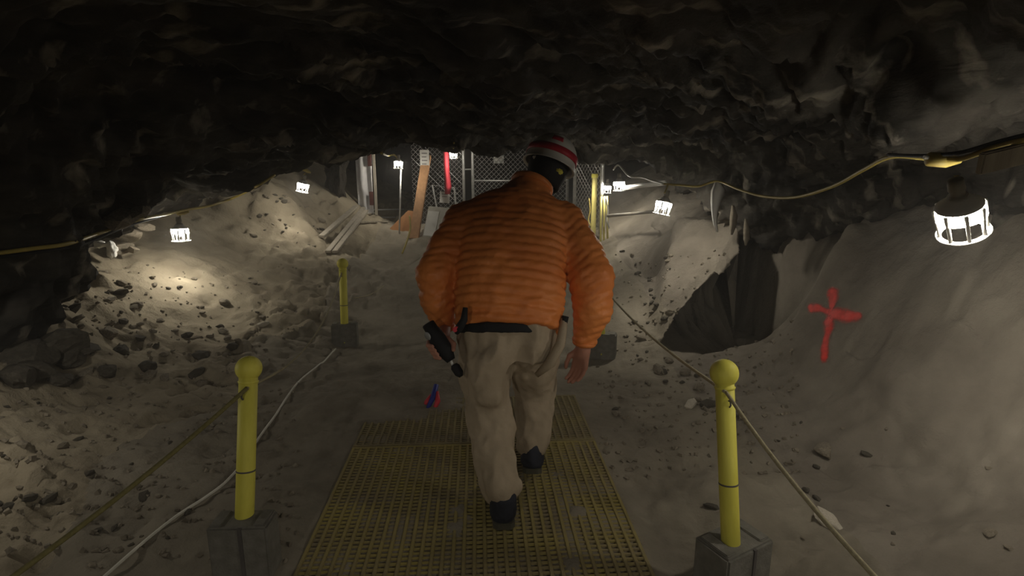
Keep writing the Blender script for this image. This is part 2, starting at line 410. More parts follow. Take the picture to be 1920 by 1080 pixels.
dX = np.gradient(V2, axis=0); dY = np.gradient(V2, axis=1)
NN = np.cross(dX, dY); NN /= np.linalg.norm(NN, axis=-1, keepdims=True)+1e-9
x_, y_, z_ = X2, Y2, Z2
ra, rbb, rc = x_*.75+y_*.55+z_*.3, -x_*.6+y_*.75+z_*.25, z_*1.0-x_*.15
wp_ = .25*vnoise(x_*2, y_*2, z_*2)
v1, e1 = cell_blocks(ra*1.5+wp_, (rbb+rc*1.3)*3.0+wp_, 5)
v2, e2 = cell_blocks(ra*4+wp_*2, (rbb+rc*1.3)*9+wp_*2, 15)
ridge = 1-np.abs(fbm(ra*2.0, rbb*5.5, rc*5.5, 4, .55))*2
dsp = .11*v1*e1+.05*v2*e2+.045*ridge+.05*fbm(x_*1.6, y_*1.6, z_*1.6, 3)+.014*fbm(x_*14, y_*14, z_*14, 3)
dsp *= .45+.55*sstep(1.2, 2.4, np.hypot(x_, y_-.5))
V2 = (V2-NN*dsp[..., None]).reshape(-1, 3)
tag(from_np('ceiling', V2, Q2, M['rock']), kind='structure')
# back of the chamber behind the fence, and behind the camera
for nm, yy, sg in (('wall_back', 12.3, 1), ('wall_front', -1.75, -1)):
    gx = np.linspace(-5, 4.6, 120); gzz = np.linspace(-.3, 3.2, 50)
    A, B = np.meshgrid(gx, gzz, indexing='ij')
    D = yy+.25*fbm(A*1.1, B*1.1, A*0+yy, 4)*sg
    Vb = np.stack([A, D, B], -1).reshape(-1, 3); Ib = np.arange(A.size).reshape(A.shape)
    tag(from_np(nm, Vb, np.stack([Ib[:-1, :-1], Ib[1:, :-1], Ib[1:, 1:], Ib[:-1, 1:]], -1).reshape(-1, 4), M['rock_back']), kind='structure')

# ------------------------------------------------------------------ walkway gratings
def plane_pt(a, b, z): p = GC+GN*a+GD*b; return Vector((p.x, p.y, z))
GROT = Matrix.Rotation(-math.atan2(GN.y, GN.x)*-1, 3, 'Z')
bar_mesh = {}
def grating(b0, b1, label, mt):
    t = empty('walkway_grating', plane_pt(0, (b0+b1)/2, 0), label, 'grating', rot=(0, 0, math.atan2(GN.y, GN.x)))
    Lh = (b1-b0)/2
    n = 32; pitch = 2*(GW-.008)/n
    mb = MB().box((0, 0, -.013), (.014, 2*Lh, .026), bevel=.002); first = mb.build('grating_bar', mt, t); bm_ = first.data
    for i in range(n+1):
        o = first if i == 0 else bpy.data.objects.new('grating_bar', bm_)
        if i: COL.objects.link(o); o.parent = t
        o.location = (-GW+.008+i*pitch, 0, 0)
    cr = MB(); k = int(2*Lh/.0245)
    for j in range(k+1):
        yy = -Lh+.006+j*(2*Lh-.012)/k
        cr.box((0, yy, -.0135), (2*GW-.016, .0085, .021))
    tag(cr.build('cross_bars', mt, t), kind='stuff')
    for sg in (-1, 1): MB().box((0, sg*(Lh-.006), -.013), (2*GW, .013, .0262)).build('end_bar', mt, t)
    return t
grating(-1.3, .655, 'long dusty yellow grating panel the person is stepping on', M['frp'])
grating(.667, 1.24, 'short far yellow grating panel half buried in dirt', M['frp2'])

# ------------------------------------------------------------------ stanchions
def rotz(a): return Matrix.Rotation(a, 4, 'Z')
def stanchion(base, top, ball_r, pipe_r, label, blabel, rz, bsize, groove=True, off=.02, offx=0):
    """a yellow pipe with a ball, standing in a concrete block"""
    bx, by = base.x, base.y
    bw, bd, bh = bsize
    b = empty('concrete_block', (bx+off*math.sin(-rz)+offx*math.cos(rz), by+off*math.cos(rz)+offx*math.sin(rz), base.z), blabel, 'block', rot=(0, 0, rz))
    mb = MB().box((0, 0, bh/2), (bw, bd, bh), bevel=.007)
    for sx in (-1, 1): mb.box((sx*bw*.36, 0, bh+.002), (bw*.2, bd*.8, .008), bevel=.003)
    sh = mb.build('block_body', M['concrete'], b)
    if groove:
        g = MB().box((.06*bw, -bd/2-.001, bh/2), (.012, .008, bh*.98)).build('groove', M['ink'], b)
        g['label'] = 'dark vertical groove'
    p = empty('yellow_stanchion', (bx, by, base.z+.03), label, 'post')
    ax = (top-Vector((bx, by, base.z+.04))); Lp = ax.length
    q = Vector((0, 0, 1)).rotation_difference(ax.normalized())
    p.location = (bx, by, base.z+.042); p.rotation_euler = q.to_euler()
    MB().lathe([(pipe_r, 0), (pipe_r, Lp*.33), (pipe_r, Lp-ball_r)], n=24).build('pipe', M['yellow'], p, True)
    MB().lathe([(pipe_r*1.015, Lp*.45), (pipe_r*1.03, Lp*.452), (pipe_r*1.03, Lp*.456), (pipe_r*1.015, Lp*.458)], n=24).build('joint_ring', M['ink'], p, True)
    prof = [(pipe_r*1.02, Lp-ball_r*1.9), (pipe_r*1.12, Lp-ball_r*1.75)]
    for i in range(2, 17):
        a = -math.pi/2+math.pi*i/16
        prof.append((max(1e-6, ball_r*math.cos(a)), Lp-ball_r*.75+ball_r*math.sin(a)))
    MB().lathe(prof, n=24).build('ball_cap', M['yellow'], p, True)
    hk = MB().tube([(0, -pipe_r, Lp-ball_r*2.6), (0, -pipe_r-.012, Lp-ball_r*2.6), (0, -pipe_r-.014, Lp-ball_r*2.6-.012), (0, -pipe_r-.004, Lp-ball_r*2.6-.02)], .003, 6)
    hk.build('rope_hook', M['ink'], p)
    return p
def block_base(px, py, d): p = ray_point(px, py, d); return p
def col_point(px, yy, z):
    d = yy*math.cos(PITCH)+(CAM_Z-z)*math.sin(PITCH); return Vector(((px-960)/FOC*d, yy, z))
n_l_base = col_point(460, 1.55, 0); n_l_base.z = gz(n_l_base.x, n_l_base.y)-.004
n_r_base = col_point(1373, 1.54, 0); n_r_base.z = gz(n_r_base.x, n_r_base.y)-.004
f_l_base = ray_point(648, 655, 4.5); f_l_base.z = gz(f_l_base.x, f_l_base.y)-.01
f_r_base = ray_point(1128, 683, 4.1); f_r_base.z = gz(f_r_base.x, f_r_base.y)-.01
P_NL = stanchion(n_l_base, ray_point(467, 674, 1.78), .042, .0295, 'yellow ball-topped post beside the left edge of the near grating', 'grey concrete block under the near left yellow post', .04, (.19, .10, .20), True, .012, .008)
P_NR = stanchion(n_r_base, ray_point(1357, 681, 1.76), .046, .0305, 'yellow ball-topped post beside the right edge of the near grating, dark stone behind it', 'grey concrete block under the near right yellow post, turned corner-on', .50, (.22, .14, .18), True, .03, .03)
P_FL = stanchion(f_l_base, ray_point(642, 487, 4.4), .046, .031, 'far yellow post standing left of the person, white cord at its foot', 'grey concrete block at the foot of the far left yellow post', .12, (.205, .10, .205), False)
P_FR = stanchion(f_r_base, ray_point(1122, 505, 4.0), .046, .031, 'far yellow post almost hidden behind the person\'s right arm', 'tilted grey concrete block behind the person\'s right hand', -.3, (.205, .10, .205), False)

def rope(name, P, r, m, label, cat, n=8, sides=6, group=None):
    return tag(MB().tube(curve_pts(P, n), r, sides).build(name, m, None, True), label, cat, group)
def sag(a, b, s, n=5):
    return [a.lerp(b, i/n)-Vector((0, 0, s*4*(i/n)*(1-i/n))) for i in range(n+1)]
rNL = ray_point(463, 728, 1.745); rNR = ray_point(1362, 736, 1.715); rFL = ray_point(640, 512, 4.37); rFR = ray_point(1124, 528, 3.96)
rope('barrier_rope', sag(rFR, rNR, .05), .006, M['rope'], 'tan rope from the hidden far right post to the near right post', 'rope')
rope('barrier_rope', sag(rNR, ray_point(1650, 1092, 1.12), .02), .006, M['rope'], 'tan rope slanting down from the near right post out of the picture', 'rope')
rope('barrier_rope', sag(rFL, rNL, .16), .005, M['rope'], 'thin slack rope between the far left and near left yellow posts', 'rope')
rope('barrier_rope', sag(rNL, ray_point(10, 1092, 1.2), .015), .0075, M['rope_olive'], 'olive yellow rope slanting from the near left post to the lower left corner', 'rope')
rope('barrier_rope', sag(rFL+Vector((.08, .05, -.22)), ray_point(720, 535, 5.6), .03), .004, M['rope'], 'faint thin line rising behind the far left block', 'rope')
wp = [(630, 658, 4.3), (605, 675, 3.9), (560, 730, 3.45), (520, 800, 2.95), (478, 852, 2.62), (440, 892, 2.40), (380, 945, 2.17), (300, 1005, 1.96), (190, 1082, 1.72), (90, 1150, 1.56)]
wraw = curve_pts([ray_point(*a) for a in wp], 8)
wz = [gz(p.x, p.y)+.014 for p in wraw]
wpts = [Vector((p.x, p.y, max(wz[i]-.012, sum(wz[max(0, i-6):i+7])/len(wz[max(0, i-6):i+7])))) for i, p in enumerate(wraw)]
tag(MB().tube(wpts, .0062, 6).build('extension_cord', M['cord_white'], None, True), 'white extension cord lying on the dirt left of the grating', 'cord')

# ------------------------------------------------------------------ caged string lamps
SHARED = {}
def once(key, fn):
    if key not in SHARED: SHARED[key] = fn()
    return SHARED[key]
def add_part(name, key, fn, m, parent, smooth=True):
    if key in SHARED:
        o = bpy.data.objects.new(name, SHARED[key]); COL.objects.link(o); o.parent = parent; return o
    o = fn().build(name, m, parent, smooth); SHARED[key] = o.data; return o
def lamp(loc, label, dia=.14, tilt=(0, 0), rz=.1):
    t = empty('caged_lamp', loc, label, 'lamp', 'caged lamps strung along the tunnel', rot=(tilt[0], tilt[1], rz))
    s = dia/.14; t.scale = (s, s, s)
    add_part('socket', 'l_sock', lambda: MB().lathe([(.010, .125), (.020, .123), (.022, .09), (.019, .088), (.019, .072), (.026, .07), (.026, .058), (.012, .056)], n=16), M['socket'], t)
    add_part('hood', 'l_hood', lambda: MB().lathe([(.024, .066), (.030, .062), (.046, .040), (.060, .035), (.060, .032), (.044, .036), (.028, .056), (.022, .060)], n=24), M['hood'], t)
    add_part('collar', 'l_coll', lambda: MB().lathe([(.063, .030), (.064, -.006)], n=28, caps=False), M['collar'], t)
    add_part('bulb', 'l_bulb', lambda: MB().lathe([(1e-6, -.030), (.018, -.026), (.036, -.010), (.048, .004), (.050, .022), (.030, .036), (.012, .050), (1e-6, .052)], n=14), M['bulb'], t)
    for k in range(8):
        o = add_part('cage_rib', 'l_rib', lambda: MB().tube([(.062, 0, .030), (.060, 0, 0), (.058, 0, -.035), (.059, 0, -.066)], [.0062, .006, .0055, .0055], 6), M['cage_white'], t)
        o.rotation_euler = (0, 0, k*math.pi/4+.2)
    add_part('cage_ring', 'l_ring', lambda: MB().lathe([(.054, -.064), (.068, -.064), (.070, -.067), (.068, -.070), (.054, -.070), (.054, -.064)], n=28, caps=False), M['cage_white'], t)
    return t
L1 = lamp(ray_point(1801, 402, 1.62), 'large caged lamp hanging under the cord near the red cross, closest of all lamps', .14, (.22, -.55))
L2 = lamp(ray_point(338, 436, 4.4), 'caged lamp over the bright left dirt slope, hanging below the yellow cord', .145, (0, 0))
L3 = lamp(ray_point(568, 349, 6.1), 'small caged lamp over the pale mound left of the grey sheeting', .14, (.05, .24))
L4 = lamp(ray_point(1244, 386, 4.22), 'caged lamp above the bright leaning rock on the right side', .14, (.05, .2))
L5 = lamp(ray_point(1161, 346, 5.9), 'caged lamp at the end of the pale horizontal pipe', .14, (.05, -.05))
L6 = lamp(ray_point(1138, 353, 6.9), 'caged lamp on the pale poles beside the right fence panel', .13, (0, .05))
L7 = lamp(ray_point(747, 307, 7.6), 'small caged lamp on top of the thin steel pole by the sheeting', .14, (0, .06))
L8 = lamp(ray_point(850, 289, 8.0), 'small glaring lamp under the roof beside the red ribbon', .13, (0, 0))

# ------------------------------------------------------------------ cords of the light string
BVR = BVHTree.FromPolygons([tuple(v) for v in V2], [tuple(q) for q in Q2])
BVG = BVHTree.FromPolygons([tuple(v) for v in V], [tuple(q) for q in Q])
def on_rock(px, py, d, off=.03):
    """the point at depth d, or lying on the rock if the rock comes nearer"""
    o = Vector((0, 0, CAM_Z)); p = ray_point(px, py, d); dr = (p-o).normalized(); L_ = (p-o).length
    for bv in (BVR, BVG):
        h = bv.ray_cast(o, dr)
        if h[0] is not None and h[3]-off < L_: L_ = h[3]-off
    return o+dr*L_
def cord(P, r, m, label, name='light_cord'):
    return rope(name, [on_rock(*a) for a in P], r, m, label, 'cord', 8, 6)
cord([(1245, 345, 4.1), (1275, 347, 4.05), (1310, 349, 3.95), (1345, 340, 3.85), (1385, 355, 3.6), (1430, 368, 3.35), (1490, 370, 3.0), (1560, 350, 2.6), (1620, 318, 2.25), (1670, 294, 1.95), (1740, 297, 1.75), (1800, 298, 1.62), (1860, 278, 1.55), (1935, 258, 1.45)],
     .0085, M['cord_yellow'], 'yellow cord of the light string looping along the right wall')
cord([(1665, 290, 1.94), (1730, 292, 1.74), (1800, 286, 1.61), (1870, 266, 1.54), (1935, 250, 1.44)], .006, M['black'], 'black cord strapped along the top right of the yellow cord')
cord([(-15, 476, 2.5), (60, 466, 2.7), (130, 456, 2.95), (200, 432, 3.3), (260, 412, 3.7), (310, 402, 4.1), (350, 393, 4.4), (395, 385, 4.7), (440, 370, 5.0), (480, 350, 5.2), (515, 328, 5.3)],
     .011, M['cord_yellow'], 'yellow cord of the light string along the dark left rock')
cord([(-15, 484, 2.5), (90, 470, 2.8), (160, 456, 3.05), (230, 427, 3.5), (300, 406, 4.05)], .008, M['black'], 'black cord running beside the yellow cord on the left')
cord([(715, 287, 7.4), (728, 292, 7.5), (738, 290, 7.55), (745, 296, 7.6)], .012, M['cord_yellow'], 'short yellow cord end above the lamp on the steel pole')
cord([(1150, 318, 6.0), (1160, 310, 5.8), (1180, 330, 5.4), (1205, 333, 5.0), (1225, 340, 4.6), (1245, 345, 4.1)], .010, M['cord_white'], 'pale loops of cord above the pipe lamp')
cord([(768, 405, 7.2), (769, 430, 7.05), (762, 455, 6.85), (754, 475, 6.7)], .012, M['cord_yellow'], 'pale yellow hose curving down by the leaning brown post')
def plug(px, py, d, label, size, ang=0):
    t = empty('cord_plug', on_rock(px, py, d, .05), label, 'plug', rot=(0, ang, 0))
    MB().lathe([(.2*size, -size), (.42*size, -.9*size), (.45*size, .2*size), (.3*size, .6*size), (.16*size, size)], n=12, M=Matrix.Rotation(math.pi/2, 4, 'Y')).build('plug_body', M['cord_yellow'], t, True)
    MB().tube([(-size*1.25, 0, .1*size), (-size, 0, .1*size)], .12*size, 6).build('prong', M['steel'], t)
    return t
plug(1770, 300, 1.68, 'yellow moulded plug joint above the closest lamp', .052, .05)
plug(343, 398, 4.45, 'yellow plug joint above the lamp on the left slope', .05, -.1)
plug(575, 320, 6.1, 'yellow plug joint above the lamp over the pale mound', .05, .5)
for (a, b, lab) in (((1793, 330, 1.63), (1797, 360, 1.62), 'short lead from the plug to the closest lamp'), ((338, 404, 4.42), (338, 418, 4.4), 'short lead of the left slope lamp'),
                    ((572, 325, 6.1), (566, 335, 6.1), 'short lead of the lamp over the pale mound'), ((1252, 347, 4.05), (1246, 362, 4.0), 'short lead of the lamp above the leaning rock'),
                    ((851, 268, 8.0), (850, 278, 8.0), 'short lead of the glaring lamp by the red ribbon')):
    cord([a, b], .007, M['cord_yellow'], lab, 'lamp_lead')
# pale board under the roof at the upper right, and the stained strip
pb = on_rock(1900, 292, 1.5, .04)
t = empty('pale_board', pb, 'pale weathered board fixed under the roof in the upper right corner', 'board', rot=(.25, -.22, .12))
MB().box((0, 0, 0), (.21, .02, .062), bevel=.004).build('board', M['wood_grey'], t)
for k in (-1, 1): MB().lathe([(.004, -.012), (.004, -.010), (.001, -.010)], (k*.06, 0, 0), 8, Matrix.Rotation(math.pi/2, 4, 'X')).build('nail', M['ink'], t)

# ------------------------------------------------------------------ right side: hanging white tatters above the hollow
def ribbon(name, C, wdt, thick, m, parent=None):
    """a hanging strip with thickness: C = list of (point, width)"""
    bm = bmesh.new(); rows = []
    for p, wv in C:
        rows.append([bm.verts.new(p+Vector((sx*wv/2, sy*thick, 0))) for sx, sy in ((-1, 0), (0, -.6), (1, 0), (0, .6))])
    for A, B in zip(rows, rows[1:]):
        for k in range(4): bm.faces.new((A[k], A[(k+1) % 4], B[(k+1) % 4], B[k]))
    bm.faces.new(rows[0]); bm.faces.new(rows[-1][::-1])
    bmesh.ops.recalc_face_normals(bm, faces=bm.faces)
    me = bpy.data.meshes.new(name); bm.to_mesh(me); bm.free()
    return link(name, me, m, parent, True)
tag(ribbon('hanging_strip', [(ray_point(x_, y_, 3.86), w_) for x_, y_, w_ in ((1346, 342, .05), (1347, 358, .11), (1342, 380, .075), (1340, 402, .045), (1341, 420, .03), (1345, 435, .012))], 0, .02, M['white_plastic']), 'whitish tapering strip hanging from the cord above the hollow', 'strip')
tag(ribbon('hanging_strip', [(ray_point(x_, y_, 4.0), w_) for x_, y_, w_ in ((1374, 385, .02), (1376, 405, .06), (1374, 425, .05), (1372, 440, .015))], 0, .03, M['stone']), 'greyish lump of crust hanging right of the whitish strip', 'crust')
tag(ribbon('hanging_strip', [(ray_point(x_, y_, 4.0), w_) for x_, y_, w_ in ((1398, 410, .015), (1400, 430, .05), (1400, 448, .05), (1398, 460, .012))], 0, .03, M['stone']), 'second greyish lump of crust above the hollow mouth', 'crust')

# ------------------------------------------------------------------ sprayed red cross on the right bank
def stroke(pts, wd):
    pts = curve_pts([ray_point(a, b, 3.0) for a, b in pts], 10)
    n = 9; rows = []; org = Vector((0, 0, CAM_Z))
    W = np.interp(np.linspace(0, 1, len(pts)), np.linspace(0, 1, len(wd)), wd)
    for i, p in enumerate(pts):
        t = (pts[min(i+1, len(pts)-1)]-pts[max(i-1, 0)]).normalized()
        vd = (p-org).normalized(); sd = t.cross(vd).normalized(); row = []
        for k in range(n):
            q = p+sd*(k/(n-1)-.5)*W[i]*1.5
            hit, nor, _, dist = BV.ray_cast(org, (q-org).normalized())
            if hit is None: hit = q; nor = -vd
            if nor.dot(vd) > 0: nor = -nor
            e = 1-abs(k/(n-1)-.5)*2; f = min(1, min(i, len(pts)-1-i)/4)
            row.append((hit+nor*.004, min(1, e*1.5)*(.35+.65*f)))
        rows.append(row)
    return rows
def paint_cross():
    bm = bmesh.new(); lay = bm.verts.layers.float.new('paint')
    for pts, wd in (([(1564, 538), (1562, 560), (1558, 590), (1553, 620), (1548, 650), (1545, 682)], [.045, .055, .02, .05, .03, .04, .03]),
                    ([(1514, 580), (1532, 578), (1552, 584), (1572, 590), (1600, 594), (1618, 590)], [.04, .055, .03, .06, .08, .06, .03])):
        R = [[bm.verts.new(p) for p, _ in row] for row in stroke(pts, wd)]
        for r_, row in zip(R, stroke(pts, wd)):
            for v, (_, a) in zip(r_, row): v[lay] = a
        for A, B in zip(R, R[1:]):
            for k in range(len(A)-1): bm.faces.new((A[k], A[k+1], B[k+1], B[k]))
    me = bpy.data.meshes.new('painted_cross'); bm.to_mesh(me); bm.free()
    return tag(link('painted_cross', me, M['paint'], None, True), 'red cross sprayed on the right dirt wall', 'paint mark')
paint_cross()

# ------------------------------------------------------------------ loose stones
def rock_mesh(seed, sub=2, flat=.7, name='stone', amp=.10):
    bm = bmesh.new(); bmesh.ops.create_icosphere(bm, subdivisions=sub, radius=1)
    r = random.Random(seed)
    planes = [(Vector((r.gauss(0, 1), r.gauss(0, 1), r.gauss(0, 1))).normalized(), r.uniform(.55, .85)) for _ in range(9)]
    for v in bm.verts:
        for n, d in planes:
            e = v.co.dot(n)-d
            if e > 0: v.co -= n*e
        v.co *= 1+amp*float(fbm(np.array(v.co.x*2.5+seed), np.array(v.co.y*2.5), np.array(v.co.z*2.5), 3))
        v.co = Vector((v.co.x*r.uniform(.97, 1.03)*1.1, v.co.y*r.uniform(.97, 1.03)*.9, v.co.z*flat))
    me = bpy.data.meshes.new(name); bm.to_mesh(me); bm.free()
    return me
RM = [rock_mesh(s, 3 if s < 3 else 1, .55+.08*(s % 4)) for s in range(8)]
RMM = {}
def rock_me(i, mk):
    if (i, mk) not in RMM:
        me = RM[i].copy(); me.materials.append(M[mk]); RMM[(i, mk)] = me
    return RMM[(i, mk)]
def put_rock(x, y, s, mk, label, group=None, name='stone', sink=.25, i=None, z=None):
    o = bpy.data.objects.new(name, rock_me(random.randrange(8) if i is None else i, mk)); COL.objects.link(o)
    o.scale = (s*random.uniform(.8, 1.3), s*random.uniform(.8, 1.2), s*random.uniform(.7, 1.1))
    o.rotation_euler = (random.uniform(-.4, .4), random.uniform(-.4, .4), random.uniform(0, 6.3))
    o.location = (x, y, (gz(x, y) if z is None else z)+s*(.5-sink))
    return tag(o, label, 'stone', group)
def scatter(n, fx, s0, s1, mks, label, group):
    k = 0; tries = 0
    while k < n and tries < n*30:
        tries += 1
        x, y = fx()
        s = s0*(s1/s0)**(random.random()**2.2)
        mk = random.choice(mks)
        tone = {'stone': 'brown', 'stone_dark': 'blackish', 'stone_pale': 'pale'}[mk]
        big = 'large' if s > (s0*s1)**.5 else 'small'
        put_rock(x, y, s, mk, big+' '+tone+' '+label, big+' '+tone+' '+group); k += 1
def on_seen(px0, px1, py0, py1, lo, hi, side):
    """random spot on the ground in a strip of the tunnel"""
    def f():
        while True:
            u = random.uniform(px0, px1); v = random.uniform(py0, py1)
            p0 = ray_point(u, v, lo); p1 = ray_point(u, v, hi)
            ts = np.linspace(0, 1, 60)
            xx = p0.x+(p1.x-p0.x)*ts; yy = p0.y+(p1.y-p0.y)*ts; zz = p0.z+(p1.z-p0.z)*ts
            b = np.nonzero(ground(xx, yy, False) > zz)[0]
            if len(b) and b[0] > 0 and not (1.05 < xx[b[0]] < 2.2 and 3.68 < yy[b[0]] < 4.0+.3*max(0, xx[b[0]]-1.1)+1.4*(xx[b[0]] > 1.75)): return float(xx[b[0]]), float(yy[b[0]])
    return f
scatter(90, on_seen(110, 520, 520, 720, 2.5, 6.0, -1), .018, .055, ['stone', 'stone', 'stone_dark'], 'angular stone lying on the lamplit left dirt slope', 'stones on the left slope')
scatter(45, on_seen(0, 400, 720, 1040, 1.5, 3.6, -1), .010, .032, ['stone', 'stone_dark'], 'stone on the near dirt left of the olive rope', 'stones on the near left dirt')
scatter(45, on_seen(470, 620, 370, 470, 5, 7.5, -1), .02, .055, ['stone', 'stone_dark'], 'stone stuck in the pale mound below the far left lamp', 'stones on the pale mound')
scatter(50, on_seen(1160, 1260, 470, 700, 3.3, 6.5, 1), .016, .045, ['stone', 'stone_dark'], 'stone on the rubble between the person and the leaning rock', 'stones on the right rubble')
scatter(22, on_seen(1120, 1420, 690, 790, 2.4, 4.2, 1), .02, .05, ['stone', 'stone', 'stone_dark'], 'stone in the rubble below the mouth of the hollow', 'stones below the hollow')
scatter(18, on_seen(1420, 1900, 780, 1050, 1.3, 3.2, 1), .010, .026, ['stone', 'stone_dark'], 'stone on the near right bank', 'stones on the right bank')
def seen_rock(px, py, lo, hi, s, mk, label, i=None, sink=.25):
    f = on_seen(px, px, py, py, lo, hi, 0); x, y = f()
    return put_rock(x, y, s, mk, label, None, 'rock', sink, i)
seen_rock(1333, 958, 1.4, 3, .026, 'stone_dark', 'dark square stone beside the near right post', 0)
seen_rock(1550, 990, 1.4, 3, .05, 'stone_pale', 'flat pale slab lying over a dark hole right of the near right rope', 1, .3)
seen_rock(1545, 850, 1.6, 3.2, .05, 'stone', 'long grey stone on the bank right of the near right post', 2)
seen_rock(1295, 765, 2.4, 4.2, .04, 'stone_pale', 'small pale flat stone left of the near right ball', 3)
seen_rock(205, 575, 3, 5.5, .05, 'stone_pale', 'pale flat stone at the top of the left rubble', 4)
seen_rock(228, 556, 3, 5.5, .07, 'stone_dark', 'blackish rock at the top of the left slope', 5)
seen_rock(380, 672, 2.8, 5, .06, 'stone_dark', 'dark blocky rock at the foot of the left slope', 6)
seen_rock(352, 633, 2.8, 5, .05, 'stone_dark', 'dark flat rock midway down the left slope', 7)
seen_rock(418, 622, 2.8, 5, .05, 'stone', 'pointed brown rock on the lower left slope', 0)
seen_rock(495, 618, 2.8, 5, .04, 'stone_pale', 'lone pale stone on the dirt left of the far block', 1)
# big blocks of the fallen wall on the left
for k, (px, py, d, s, mk) in enumerate(((60, 640, 2.85, .17, 'stone_dark'), (120, 610, 3.0, .13, 'stone_dark'), (30, 700, 2.65, .14, 'stone_dark'), (150, 660, 3.1, .12, 'stone_dark'), (215, 600, 3.4, .09, 'stone_dark'),
                                    (95, 545, 2.95, .16, 'stone_dark'), (185, 535, 3.45, .09, 'stone'), (110, 695, 2.85, .10, 'stone_dark'), (270, 650, 3.3, .08, 'stone_dark'), (40, 570, 2.7, .16, 'stone_dark'), (200, 690, 3.1, .08, 'stone_dark'))):
    p = ray_point(px, py, d)
    lab = ['broad dark block low at the left edge below the wall', 'dark block behind the broad one on the left rubble', 'rounded dark block at the left edge above the pale dirt', 'dark block in the middle of the left rubble',
           'dark block at the right end of the left rubble', 'big dark block leaning against the left wall', 'pale brown block under the dark niche on the left', 'low dark block at the foot of the left rubble',
           'dark block lying nearest the lamplit left slope', 'dark block wedged under the left wall at the picture edge', 'small dark block at the lower end of the left rubble'][k]
    o = put_rock(p.x, p.y, s*.8, mk, lab, None, 'boulder', .3, k % 3); o['category'] = 'boulder'
ROUT = rock_mesh(77, 4, 1.0, 'rock_outcrop', .38); ROUT.materials.append(M['rock_out'])
o = put_rock(*ray_point(632, 372, 7.3)[:2], .30, 'rock_out', 'dark jagged rock mass between the pale mound and the hanging sheeting', None, 'rock_outcrop', .5, 0); o.data = ROUT; o.scale = (.17, .2, .36); o.rotation_euler = (0, .1, 1); o['category'] = 'rock'
o.location = ray_point(634, 338, 7.8)
# white rag and broken crust hanging at the end of the left rock
wr = on_rock(197, 462, 4.3, .05)
t = empty('white_rag', wr, 'white crumpled plastic caught on the left rock above the dark niche', 'plastic')
for k, (dx, dz, sx, sz) in enumerate(((-.05, .02, .075, .04), (.045, -.035, .045, .085))):
    me = rock_mesh(40+k, 3, .9, 'fold', .40); o = link('fold', me, M['white_plastic'], t, True); o.location = (dx, 0, dz); o.scale = (sx, .03, sz)
for k, (px, py, d, s) in enumerate(((243, 440, 4.55, .13), (272, 425, 4.6, .08), (226, 468, 4.5, .10), (228, 408, 4.6, .12), (265, 396, 4.65, .09), (250, 468, 4.5, .06))):
    p = on_rock(px, py, d, s*.4)
    o = put_rock(p.x, p.y, s, 'stone', ['tan crust lump under the left cord', 'pointed tan crust tip nearest the left lamp', 'tan crust lump just above the white rag', 'grey crust lump above the left cord', 'grey crust tip above the cord nearest the lamp', 'lowest tan crust lump beside the white rag'][k], None, 'crust_lump', .5, k, p.z)
    o['category'] = 'rock'
# gravel nobody could count
def gravel(name, f, n, s0, s1, m):
    bm = bmesh.new()
    for _ in range(n):
        x, y = f(); s = random.uniform(s0, s1); z = gz(x, y)
        r = bmesh.ops.create_icosphere(bm, subdivisions=1, radius=1) if False else bmesh.ops.create_cube(bm, size=1.5)
        for v in r['verts']: v.co *= random.uniform(.6, 1.1)
        bmesh.ops.transform(bm, matrix=Matrix.Translation((x, y, z+s*.2)) @ Quaternion((random.gauss(0, 1), random.gauss(0, 1), random.gauss(0, 1), random.gauss(0, 1))).normalized().to_matrix().to_4x4() @ Matrix.Diagonal((s, s, s*.7, 1)), verts=r['verts'])
    me = bpy.data.meshes.new(name); bm.to_mesh(me); bm.free()
    return link(name, me, m)
tag(gravel('gravel', on_seen(0, 560, 500, 1070, 1.4, 6.0, -1), 700, .006, .015, M['stone']), 'fine gravel strewn over the left dirt', 'gravel', kind='stuff')
tag(gravel('gravel', on_seen(1120, 1500, 480, 900, 1.8, 6.0, 1), 420, .006, .016, M['stone']), 'fine gravel strewn over the right rubble', 'gravel', kind='stuff')

# ------------------------------------------------------------------ the far end: fence, boards, signs
def chain_mesh(wd, ht, parent, m, cell=.078, r=.0042):
    mb = MB()
    n = int((wd+ht)/cell)+1
    for sgn in (1, -1):
        for i in range(n):
            c = i*cell
            x0, z0 = (c, 0) if c <= wd else (wd, c-wd)
            x1, z1 = (c-ht, ht) if c >= ht else (0, c)
            if abs(x0-x1) < .02: continue
            if sgn < 0: x0, x1 = wd-x0, wd-x1
            mb.tube([(x0, sgn*.003, z0), (x1, sgn*.003, z1)], r*1.2, 3, False)
    return tag(mb.build('chain_link', m, parent), kind='stuff')
def fence_panel(name, p0, p1, ht, label, cat, posts=(0, 1), mid=True):
    d = (p1-p0); wd = math.hypot(d.x, d.y)
    t = empty(name, p0, label, cat, rot=(0, 0, math.atan2(d.y, d.x)))
    chain_mesh(wd, ht, t, M['steel'])
    for s in posts: MB().lathe([(.026, -.05), (.026, ht+.03), (.018, ht+.045), (1e-6, ht+.05)], (wd*s, 0, 0), 12).build('fence_post', M['steel'], t, True)
    for z in (.04, ht*.5, ht-.02) if mid else (.04, ht-.02): MB().tube([(0, 0, z), (wd, 0, z)], .014, 8).build('rail', M['steel'], t, True)
    return t
DF = 8.9
zb = .48
fl0 = ray_point(776, 430, DF); fl1 = ray_point(871, 430, DF); fm0 = ray_point(888, 430, DF); fm1 = ray_point(1062, 430, DF)
for p in (fl0, fl1, fm0, fm1): p.z = zb
fence_panel('chain_link_fence', fl0, fl1, 1.6, 'chain link fence panel left of the gate, red ribbon hanging before it', 'fence', (1,), False)
